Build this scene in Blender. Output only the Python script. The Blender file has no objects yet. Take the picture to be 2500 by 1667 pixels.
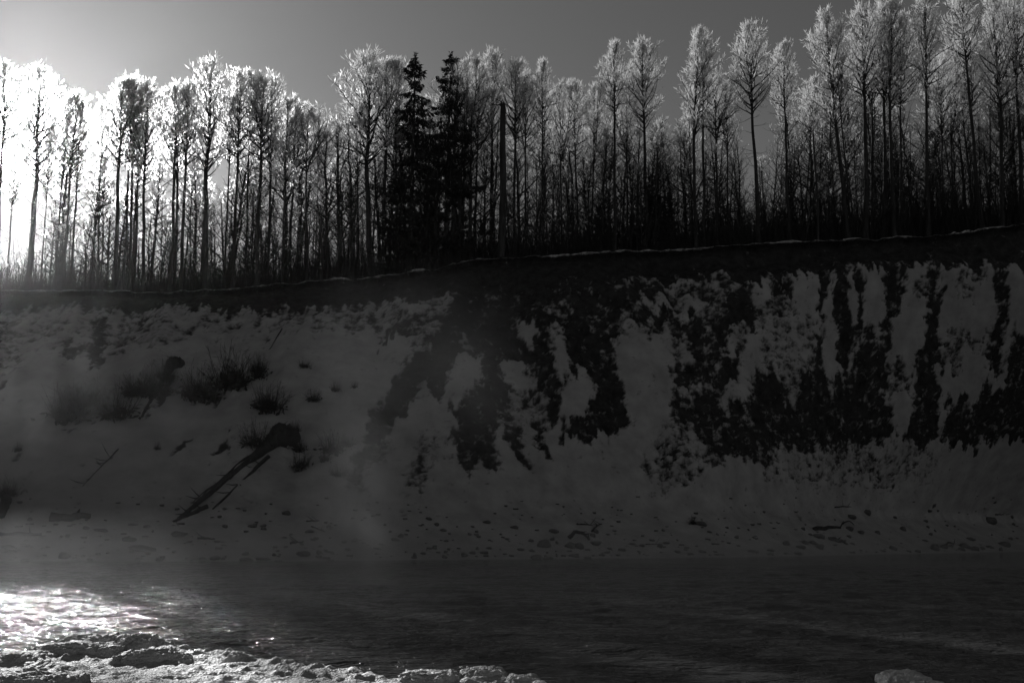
import bpy, math, random
import numpy as np
from mathutils import Vector, Matrix, Quaternion

random.seed(7)
RNG = np.random.default_rng(7)
SC = bpy.context.scene
COL = SC.collection

# ---------------------------------------------------------------- camera
F = 2431.0                       # focal length in pixels of the 2500 px wide photograph
PITCH = math.radians(10.9)
ROLL = math.radians(0.3)
CAM_H = 1.8
cam_d = bpy.data.cameras.new('camera'); cam = bpy.data.objects.new('camera', cam_d); COL.objects.link(cam)
cam_d.lens = 36.0 * F / 2500.0; cam_d.sensor_width = 36.0; cam_d.clip_start = 0.1; cam_d.clip_end = 3000
cam.location = (0, 0, CAM_H)
CAM_M = Matrix.Rotation(math.pi / 2 + PITCH, 3, 'X') @ Matrix.Rotation(ROLL, 3, 'Z')
cam.rotation_euler = CAM_M.to_euler()
SC.camera = cam
CM = np.array(CAM_M)

# ---------------------------------------------------------------- sky, sun, exposure
SUN_EL = math.radians(19.5)
SUN_AZ = math.radians(-28.6)      # measured from +Y towards +X
W = bpy.data.worlds.new('World'); SC.world = W; W.use_nodes = True
nt = W.node_tree; nt.nodes.clear()
sky = nt.nodes.new('ShaderNodeTexSky'); sky.sky_type = 'NISHITA'; sky.sun_disc = False
sky.sun_elevation = SUN_EL; sky.sun_rotation = SUN_AZ
sky.air_density = 0.9; sky.dust_density = 0.36; sky.ozone_density = 1.0
sep = nt.nodes.new('ShaderNodeSeparateColor')
mixn = nt.nodes.new('ShaderNodeMath'); mixn.operation = 'MULTIPLY_ADD'    # black and white film behind a red filter
mixn.inputs[1].default_value = 0.76
gm = nt.nodes.new('ShaderNodeMath'); gm.operation = 'MULTIPLY'; gm.inputs[1].default_value = 0.09
bg = nt.nodes.new('ShaderNodeBackground'); bg.inputs['Strength'].default_value = 0.05
wo = nt.nodes.new('ShaderNodeOutputWorld')
nt.links.new(sky.outputs[0], sep.inputs[0])
nt.links.new(sep.outputs[1], gm.inputs[0])
nt.links.new(sep.outputs[0], mixn.inputs[0]); nt.links.new(gm.outputs[0], mixn.inputs[2])
nt.links.new(mixn.outputs[0], bg.inputs['Color']); nt.links.new(bg.outputs[0], wo.inputs[0])

sun_d = bpy.data.lights.new('sun', 'SUN'); sun_d.energy = 5.0; sun_d.angle = math.radians(0.53); sun_d.color = (1, 1, 1)
sun = bpy.data.objects.new('sun', sun_d); COL.objects.link(sun)
SUN_DIR = Vector((math.sin(SUN_AZ) * math.cos(SUN_EL), math.cos(SUN_AZ) * math.cos(SUN_EL), math.sin(SUN_EL)))
sun.rotation_euler = SUN_DIR.to_track_quat('Z', 'Y').to_euler(); sun.location = (-60, 110, 60)

SC.view_settings.view_transform = 'Standard'; SC.view_settings.look = 'None'
SC.view_settings.gamma = 1.0; SC.view_settings.use_curve_mapping = False
SC.view_settings.exposure = 0.25
SC.render.engine = 'CYCLES'
cy = SC.cycles
cy.max_bounces = 6; cy.diffuse_bounces = 3; cy.glossy_bounces = 2; cy.transmission_bounces = 3; cy.volume_bounces = 0
cy.transparent_max_bounces = 12; cy.sample_clamp_indirect = 4.0; cy.sample_clamp_direct = 0
cy.volume_step_rate = 2.0; cy.volume_max_steps = 128
cy.use_denoising = True

# ---------------------------------------------------------------- pixel <-> world
def ray(u, v):
    d = CM @ np.array([(u - 1250.0), -(v - 833.5), -F])
    return d
def at_depth(u, v, y):
    d = ray(u, v); t = y / d[1]
    return np.array([d[0] * t, y, CAM_H + d[2] * t])
def at_z(u, v, z):
    d = ray(u, v); t = (z - CAM_H) / d[2]
    return np.array([d[0] * t, d[1] * t, z])
def project(P):
    q = (P - np.array([0, 0, CAM_H])) @ CM           # camera coordinates
    dep = np.maximum(-q[..., 2], 0.1)
    return 1250.0 + F * q[..., 0] / dep, 833.5 - F * q[..., 1] / dep

# ---------------------------------------------------------------- numpy noise
def _h(ix, iy, iz, seed):
    n = (ix * 374761393 + iy * 668265263 + iz * 1440662683 + seed * 974634721) & 0xffffffff
    n = ((n ^ (n >> 13)) * 1274126177) & 0xffffffff
    return ((n ^ (n >> 16)) & 0xffffff) / 16777215.0
def vnoise(x, y, z=0.0, seed=0):
    x, y, z = np.broadcast_arrays(np.asarray(x, float), np.asarray(y, float), np.asarray(z, float))
    fx, fy, fz = np.floor(x), np.floor(y), np.floor(z)
    ix, iy, iz = fx.astype(np.int64), fy.astype(np.int64), fz.astype(np.int64)
    a, b, c = x - fx, y - fy, z - fz
    a = a * a * (3 - 2 * a); b = b * b * (3 - 2 * b); c = c * c * (3 - 2 * c)
    r = 0
    for dz in (0, 1):
        wz = c if dz else 1 - c
        if dz and not np.any(c > 0): continue
        for dy in (0, 1):
            wy = b if dy else 1 - b
            for dx in (0, 1):
                wx = a if dx else 1 - a
                r = r + _h(ix + dx, iy + dy, iz + dz, seed) * wx * wy * wz
    return r
def fbm(x, y, z=0.0, seed=0, octv=4, gain=0.5):
    s = 0; amp = 1; tot = 0
    for o in range(octv):
        s = s + amp * vnoise(np.asarray(x) * 2 ** o, np.asarray(y) * 2 ** o, np.asarray(z) * 2 ** o, seed + 17 * o)
        tot += amp; amp *= gain
    return s / tot
def smooth(a, b, x):
    t = np.clip((x - a) / (b - a), 0, 1); return t * t * (3 - 2 * t)

# ---------------------------------------------------------------- materials
def new_mat(name):
    m = bpy.data.materials.new(name); m.use_nodes = True; m.node_tree.nodes.clear()
    out = m.node_tree.nodes.new('ShaderNodeOutputMaterial')
    return m, m.node_tree, out
def N(t, kind, **kw):
    n = t.nodes.new(kind)
    for k, v in kw.items():
        if k.startswith('i_'): n.inputs[k[2:].replace('_', ' ')].default_value = v
        else: setattr(n, k, v)
    return n
def grey(v): return (v, v, v, 1)
def noise_mat(name, lo, hi, scale, rough=0.8, bump=0.3, bscale=None, spec=0.3, stretch=(1, 1, 1), dist=0.05):
    m, t, out = new_mat(name)
    tc = N(t, 'ShaderNodeTexCoord'); mp = N(t, 'ShaderNodeMapping'); mp.inputs['Scale'].default_value = stretch
    t.links.new(tc.outputs['Object'], mp.inputs[0])
    n = N(t, 'ShaderNodeTexNoise', i_Scale=scale, i_Detail=6.0, i_Roughness=0.6); t.links.new(mp.outputs[0], n.inputs['Vector'])
    r = N(t, 'ShaderNodeMapRange', i_From_Min=0.3, i_From_Max=0.7, i_To_Min=lo, i_To_Max=hi); t.links.new(n.outputs[0], r.inputs[0])
    n2 = N(t, 'ShaderNodeTexNoise', i_Scale=bscale or scale * 4, i_Detail=5.0); t.links.new(mp.outputs[0], n2.inputs['Vector'])
    b = N(t, 'ShaderNodeBump', i_Strength=bump, i_Distance=dist); t.links.new(n2.outputs[0], b.inputs['Height'])
    p = N(t, 'ShaderNodeBsdfPrincipled', i_Roughness=rough); p.inputs['Specular IOR Level'].default_value = spec
    t.links.new(r.outputs[0], p.inputs['Base Color']); t.links.new(b.outputs[0], p.inputs['Normal'])
    t.links.new(p.outputs[0], out.inputs[0])
    return m
M_BARK = noise_mat('bark', 0.02, 0.055, 3.0, 0.9, 0.5, 14, 0.15, (1, 1, 0.2))
M_DEADWOOD = noise_mat('dead_wood', 0.015, 0.065, 2.0, 0.85, 0.8, 10, 0.2, (1, 1, 0.12))
M_TWIG = noise_mat('dark_twig', 0.018, 0.04, 6.0, 0.9, 0.0, 8, 0.1)
M_SPRUCE = noise_mat('spruce_needles', 0.018, 0.04, 1.5, 0.8, 0.0, 8, 0.2)
M_ROCK = noise_mat('rock', 0.05, 0.13, 1.4, 0.8, 0.7, 7, 0.3)
M_ROOT = noise_mat('root_soil', 0.02, 0.05, 2.5, 0.95, 0.9, 9, 0.1)

def frost_mat(name, val, tr):
    m, t, out = new_mat(name)
    d = N(t, 'ShaderNodeBsdfDiffuse'); d.inputs[0].default_value = grey(val)
    l = N(t, 'ShaderNodeBsdfTranslucent'); l.inputs[0].default_value = grey(val)
    mx = N(t, 'ShaderNodeMixShader'); mx.inputs[0].default_value = tr
    t.links.new(d.outputs[0], mx.inputs[1]); t.links.new(l.outputs[0], mx.inputs[2])
    # ice needles: part of the light is thrown forward, part slips between them
    f = N(t, 'ShaderNodeBsdfRefraction', i_Roughness=0.62, i_IOR=1.12); f.inputs[0].default_value = grey(.95)
    m2 = N(t, 'ShaderNodeMixShader'); m2.inputs[0].default_value = .28
    t.links.new(mx.outputs[0], m2.inputs[1]); t.links.new(f.outputs[0], m2.inputs[2])
    tp = N(t, 'ShaderNodeBsdfTransparent'); m3 = N(t, 'ShaderNodeMixShader'); m3.inputs[0].default_value = .22
    t.links.new(m2.outputs[0], m3.inputs[1]); t.links.new(tp.outputs[0], m3.inputs[2]); t.links.new(m3.outputs[0], out.inputs[0])
    return m
M_FROST = frost_mat('hoar_frost', 0.70, 0.65)

def bank_mat():
    m, t, out = new_mat('snow_and_earth')
    at = N(t, 'ShaderNodeAttribute', attribute_name='bare')
    tc = N(t, 'ShaderNodeTexCoord')
    n = N(t, 'ShaderNodeTexNoise', i_Scale=3.6, i_Detail=6.0, i_Roughness=0.7); t.links.new(tc.outputs['Object'], n.inputs['Vector'])
    a = N(t, 'ShaderNodeMath', operation='MULTIPLY_ADD'); a.inputs[1].default_value = 0.6
    t.links.new(n.outputs[0], a.inputs[0]); t.links.new(at.outputs['Fac'], a.inputs[2])
    ms = N(t, 'ShaderNodeMapping'); ms.inputs['Scale'].default_value = (1.6, .5, .16); ms.inputs['Rotation'].default_value = (0, .28, 0); t.links.new(tc.outputs['Object'], ms.inputs[0])
    nst = N(t, 'ShaderNodeTexNoise', i_Scale=1.0, i_Detail=5.0, i_Roughness=0.6); t.links.new(ms.outputs[0], nst.inputs['Vector'])
    a3 = N(t, 'ShaderNodeMath', operation='MULTIPLY_ADD'); a3.inputs[1].default_value = 0.5
    t.links.new(nst.outputs[0], a3.inputs[0]); t.links.new(a.outputs[0], a3.inputs[2])
    r = N(t, 'ShaderNodeMapRange', interpolation_type='SMOOTHSTEP', i_From_Min=0.86, i_From_Max=1.32); t.links.new(a3.outputs[0], r.inputs[0])
    # snow
    ns = N(t, 'ShaderNodeTexNoise', i_Scale=0.5, i_Detail=9.0, i_Roughness=0.6); t.links.new(tc.outputs['Object'], ns.inputs['Vector'])
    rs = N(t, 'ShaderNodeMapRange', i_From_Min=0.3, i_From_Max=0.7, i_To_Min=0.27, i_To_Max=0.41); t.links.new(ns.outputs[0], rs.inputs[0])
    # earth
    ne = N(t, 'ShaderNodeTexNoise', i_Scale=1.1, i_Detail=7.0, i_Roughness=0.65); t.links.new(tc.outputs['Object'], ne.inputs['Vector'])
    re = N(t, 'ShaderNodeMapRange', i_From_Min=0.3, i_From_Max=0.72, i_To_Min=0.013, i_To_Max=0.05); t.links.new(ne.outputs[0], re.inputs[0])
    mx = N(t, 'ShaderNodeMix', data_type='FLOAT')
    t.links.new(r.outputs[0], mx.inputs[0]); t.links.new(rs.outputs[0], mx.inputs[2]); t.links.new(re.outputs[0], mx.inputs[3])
    nb = N(t, 'ShaderNodeTexNoise', i_Scale=3.5, i_Detail=6.0); t.links.new(tc.outputs['Object'], nb.inputs['Vector'])
    bs = N(t, 'ShaderNodeMath', operation='MULTIPLY_ADD'); bs.inputs[1].default_value = 0.75; bs.inputs[2].default_value = 0.3
    t.links.new(r.outputs[0], bs.inputs[0])
    b = N(t, 'ShaderNodeBump', i_Distance=0.12); t.links.new(bs.outputs[0], b.inputs['Strength']); t.links.new(nb.outputs[0], b.inputs['Height'])
    p = N(t, 'ShaderNodeBsdfPrincipled', i_Roughness=0.9); p.inputs['Specular IOR Level'].default_value = 0.15
    t.links.new(mx.outputs[0], p.inputs['Base Color']); t.links.new(b.outputs[0], p.inputs['Normal'])
    t.links.new(p.outputs[0], out.inputs[0])
    return m
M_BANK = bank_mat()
M_SNOW = noise_mat('snow', 0.66, 0.8, 1.2, 0.8, 0.4, 5, 0.2)

M_EDGE = noise_mat('snow_on_turf', 0.10, 0.62, 1.6, 0.9, 0.5, 6, 0.1)

def ice_mat(name='crusted_ice'):
    m, t, out = new_mat(name)
    tc = N(t, 'ShaderNodeTexCoord')
    n = N(t, 'ShaderNodeTexNoise', i_Scale=2.0, i_Detail=6.0); t.links.new(tc.outputs['Object'], n.inputs['Vector'])
    r = N(t, 'ShaderNodeMapRange', i_From_Min=0.3, i_From_Max=0.7, i_To_Min=0.36, i_To_Max=0.62); t.links.new(n.outputs[0], r.inputs[0])
    v = N(t, 'ShaderNodeTexVoronoi', i_Scale=26.0); t.links.new(tc.outputs['Object'], v.inputs['Vector'])
    n2 = N(t, 'ShaderNodeTexNoise', i_Scale=45.0, i_Detail=4.0); t.links.new(tc.outputs['Object'], n2.inputs['Vector'])
    ad = N(t, 'ShaderNodeMath', operation='ADD'); t.links.new(v.outputs[0], ad.inputs[0]); t.links.new(n2.outputs[0], ad.inputs[1])
    b = N(t, 'ShaderNodeBump', i_Strength=0.8, i_Distance=0.025); t.links.new(ad.outputs[0], b.inputs['Height'])
    p = N(t, 'ShaderNodeBsdfPrincipled', i_Roughness=0.58); p.inputs['Specular IOR Level'].default_value = 0.4; p.inputs['IOR'].default_value = 1.31
    t.links.new(r.outputs[0], p.inputs['Base Color']); t.links.new(b.outputs[0], p.inputs['Normal'])
    t.links.new(p.outputs[0], out.inputs[0])
    return m
M_ICE = ice_mat()

def water_mat():
    m, t, out = new_mat('river_water')
    tc = N(t, 'ShaderNodeTexCoord')
    mp = N(t, 'ShaderNodeMapping'); mp.inputs['Scale'].default_value = (0.55, 1.0, 1.0); t.links.new(tc.outputs['Object'], mp.inputs[0])
    n1 = N(t, 'ShaderNodeTexNoise', i_Scale=1.1, i_Detail=2.0, i_Roughness=0.5, i_Distortion=0.5); t.links.new(mp.outputs[0], n1.inputs['Vector'])
    n2 = N(t, 'ShaderNodeTexNoise', i_Scale=8.5, i_Detail=2.0, i_Roughness=0.5, i_Distortion=0.6); t.links.new(mp.outputs[0], n2.inputs['Vector'])
    b1 = N(t, 'ShaderNodeBump', i_Strength=1.0, i_Distance=0.32); t.links.new(n1.outputs[0], b1.inputs['Height'])
    b2 = N(t, 'ShaderNodeBump', i_Strength=1.0, i_Distance=0.11); t.links.new(n2.outputs[0], b2.inputs['Height']); t.links.new(b1.outputs[0], b2.inputs['Normal'])
    p = N(t, 'ShaderNodeBsdfPrincipled', i_Roughness=0.055); p.inputs['Base Color'].default_value = grey(0.08); p.inputs['IOR'].default_value = 1.333
    t.links.new(b2.outputs[0], p.inputs['Normal']); t.links.new(p.outputs[0], out.inputs[0])
    return m
M_WATER = water_mat()

# ---------------------------------------------------------------- mesh helpers
def link(name, me, parent=None):
    o = bpy.data.objects.new(name, me); COL.objects.link(o)
    if parent: o.parent = parent
    return o
def tag(o, label=None, cat=None, group=None, kind=None):
    if label: o['label'] = label
    if cat: o['category'] = cat
    if group: o['group'] = group
    if kind: o['kind'] = kind
    return o
def np_mesh(name, V, Fq, mats, midx=None, smooth_shade=False, nside=4):
    """fast mesh from arrays; Fq is (n,3) or (n,4)"""
    V = np.asarray(V, np.float32); Fq = np.asarray(Fq, np.int32)
    me = bpy.data.meshes.new(name)
    me.vertices.add(len(V)); me.vertices.foreach_set('co', V.ravel())
    k = Fq.shape[1]
    me.loops.add(Fq.size); me.loops.foreach_set('vertex_index', Fq.ravel())
    me.polygons.add(len(Fq))
    me.polygons.foreach_set('loop_start', np.arange(0, Fq.size, k, dtype=np.int32))
    me.polygons.foreach_set('loop_total', np.full(len(Fq), k, np.int32))
    for m in mats: me.materials.append(m)
    if midx is not None: me.polygons.foreach_set('material_index', np.asarray(midx, np.int32))
    if smooth_shade: me.polygons.foreach_set('use_smooth', np.ones(len(Fq), bool))
    me.update(calc_edges=True); me.validate()
    return me
def grid_faces(nr, nc):
    i = np.arange(nr - 1)[:, None] * nc + np.arange(nc - 1)[None, :]
    i = i.ravel()
    return np.stack([i, i + 1, i + nc + 1, i + nc], 1)

class MB:
    """collects tubes and cards (all quads)"""
    def __init__(s): s.V = []; s.Q = []; s.M = []; s.n = 0
    def add(s, V, Q, m=0):
        V = np.asarray(V, float); Q = np.asarray(Q, int)
        s.V.append(V); s.Q.append(Q + s.n); s.M.append(np.full(len(Q), m)); s.n += len(V)
    def tube(s, pts, rad, sides=6, m=0, cap=False, bump=0.0):
        pts = np.asarray(pts, float); n = len(pts); rad = np.broadcast_to(rad, n)
        tan = np.gradient(pts, axis=0); tan /= np.linalg.norm(tan, axis=1, keepdims=True) + 1e-9
        ref = np.array([0.0, 0, 1]) if abs(tan[0][2]) < 0.8 else np.array([1.0, 0, 0])
        a = np.cross(tan, ref); a /= np.linalg.norm(a, axis=1, keepdims=True) + 1e-9
        b = np.cross(tan, a)
        th = np.linspace(0, 2 * np.pi, sides, endpoint=False)
        rr = rad[:, None] * (1 + (bump * RNG.uniform(-1, 1, (n, sides)) if bump else 0))
        V = pts[:, None, :] + rr[..., None] * (np.cos(th)[None, :, None] * a[:, None, :] + np.sin(th)[None, :, None] * b[:, None, :])
        V = V.reshape(-1, 3); Q = []
        for i in range(n - 1):
            for j in range(sides):
                k = (j + 1) % sides
                Q.append((i * sides + j, i * sides + k, (i + 1) * sides + k, (i + 1) * sides + j))
        if cap:
            c = len(V); V = np.vstack([V, pts[-1] + tan[-1] * rad[-1] * 0.2, pts[0] - tan[0] * rad[0] * 0.2])
            for j in range(0, sides, 2):
                Q.append(((n - 1) * sides + j, (n - 1) * sides + (j + 1) % sides, (n - 1) * sides + (j + 2) % sides, c))
                Q.append(((j + 2) % sides, (j + 1) % sides, j, c + 1))
        s.add(V, Q, m)
    def cards(s, C, D, Lg, Wd, m=1):
        """kite shaped twig cards: base C, unit direction D, length, width"""
        C = np.asarray(C); D = np.asarray(D); n = len(C)
        R = RNG.normal(size=(n, 3)); S = np.cross(D, R); S /= np.linalg.norm(S, axis=1, keepdims=True) + 1e-9
        Lg = np.broadcast_to(Lg, n)[:, None]; Wd = np.broadcast_to(Wd, n)[:, None]
        V = np.stack([C, C + D * Lg * 0.55 + S * Wd * 0.5, C + D * Lg, C + D * Lg * 0.55 - S * Wd * 0.5], 1).reshape(-1, 3)
        Q = np.arange(4 * n).reshape(-1, 4)
        s.add(V, Q, m)
    def mesh(s, name, mats, smooth_shade=False):
        return np_mesh(name, np.vstack(s.V), np.vstack(s.Q), mats, np.concatenate(s.M), smooth_shade)
def unit(v):
    v = np.asarray(v, float); return v / (np.linalg.norm(v, axis=-1, keepdims=True) + 1e-9)

# ================================================================ THE BANK
SHORE = [(-900, 1372), (0, 1370), (700, 1369), (1200, 1365), (1800, 1360), (2150, 1353), (2500, 1346), (3400, 1338)]
LIP = [(-900, 722), (-300, 712), (0, 707), (213, 710), (425, 710), (574, 704), (744, 686), (903, 677), (1063, 656), (1169, 632), (1254, 625),
       (1350, 627), (1488, 613), (1648, 613), (1807, 598), (1998, 587), (2126, 583), (2232, 576), (2339, 569), (2445, 555), (2500, 547), (3400, 500)]
BAND = [(-900, 780), (0, 778), (53, 768), (213, 760), (425, 757), (595, 768), (744, 763), (903, 744), (1020, 735), (1170, 735), (1300, 725), (1430, 700),
        (1520, 682), (1807, 664), (2000, 652), (2126, 636), (2339, 640), (2500, 650), (3400, 620)]
def depth_lip(u): return np.interp(u, [-900, 0, 1250, 2500, 3400], [110, 105, 103, 106, 109])
GX = np.arange(-78.0, 78.01, 0.165)
def curve_world(pts, yfun=None, z=None):
    P = []
    for (u0, v0), (u1, v1) in zip(pts[:-1], pts[1:]):
        for k in range(8):
            s = k / 8; u = u0 + (u1 - u0) * s; v = v0 + (v1 - v0) * s
            P.append(at_z(u, v, z) if z is not None else at_depth(u, v, yfun(u)))
    return np.array(P)
cs_ = curve_world(SHORE, z=0.0); shore_y = np.interp(GX, cs_[:, 0], cs_[:, 1])
shore_y = shore_y + 0.7 * (fbm(GX * 0.25, 0 * GX, seed=3) - 0.5) * 2
cl_ = curve_world(LIP, depth_lip); lip_y = np.interp(GX, cl_[:, 0], cl_[:, 1]); lip_z = np.interp(GX, cl_[:, 0], cl_[:, 2])
cb_ = curve_world(BAND, lambda u: depth_lip(u) - 3.0); band_z = np.interp(GX, cb_[:, 0], cb_[:, 2])
lip_j = 0.5 * (fbm(GX * 0.35, 0 * GX + 5, seed=9, octv=5) - 0.5) * 2
lip_y = lip_y + lip_j
lip_z = lip_z + 0.12 * (vnoise(GX * 0.9, 0 * GX, seed=4) - 0.5)
band_y = lip_y - 3.0
# profile control points per column: under water, shore, beach break, mid slope, band foot, under lip, lip
brk_y = shore_y + 9.5; brk_z = 4.0 + 0 * GX
run = band_y - brk_y
mid_y = brk_y + run * 0.46; mid_z = brk_z + (band_z - brk_z) * 0.43
CP_y = np.stack([shore_y - 5, shore_y, shore_y + 4.5, brk_y, mid_y, band_y, lip_y - 0.35, lip_y - 0.05, lip_y])
CP_z = np.stack([0 * GX - 1.0, 0 * GX, 0 * GX + 1.35, brk_z, mid_z, band_z, lip_z - 0.55, lip_z - 0.22, lip_z])
CT = np.array([0, .06, .12, .22, .52, .86, .985, .993, 1.0])
NR = 330
T = np.linspace(0, 1, NR)
Y = np.empty((NR, len(GX))); Z = np.empty_like(Y)
seg = np.clip(np.searchsorted(CT, T, side='right') - 1, 0, len(CT) - 2)
fr = (T - CT[seg]) / (CT[seg + 1] - CT[seg])
for i in range(NR):
    Y[i] = CP_y[seg[i]] * (1 - fr[i]) + CP_y[seg[i] + 1] * fr[i]
    Z[i] = CP_z[seg[i]] * (1 - fr[i]) + CP_z[seg[i] + 1] * fr[i]
k_ = 9                                              # round the breaks of slope, keep the lip
def box_rows(A, k):
    P = np.concatenate([np.repeat(A[:1], k, 0), A, np.repeat(A[-1:], k, 0)])
    c = np.cumsum(np.concatenate([np.zeros((1,) + A.shape[1:]), P]), 0)
    return ((c[2 * k + 1:] - c[:-2 * k - 1]) / (2 * k + 1))[:A.shape[0]]
wl = smooth(.97, .90, T)[:, None]
Y = Y * (1 - wl) + box_rows(Y, k_) * wl; Z = Z * (1 - wl) + box_rows(Z, k_) * wl
X = np.broadcast_to(GX, Y.shape).copy()

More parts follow.
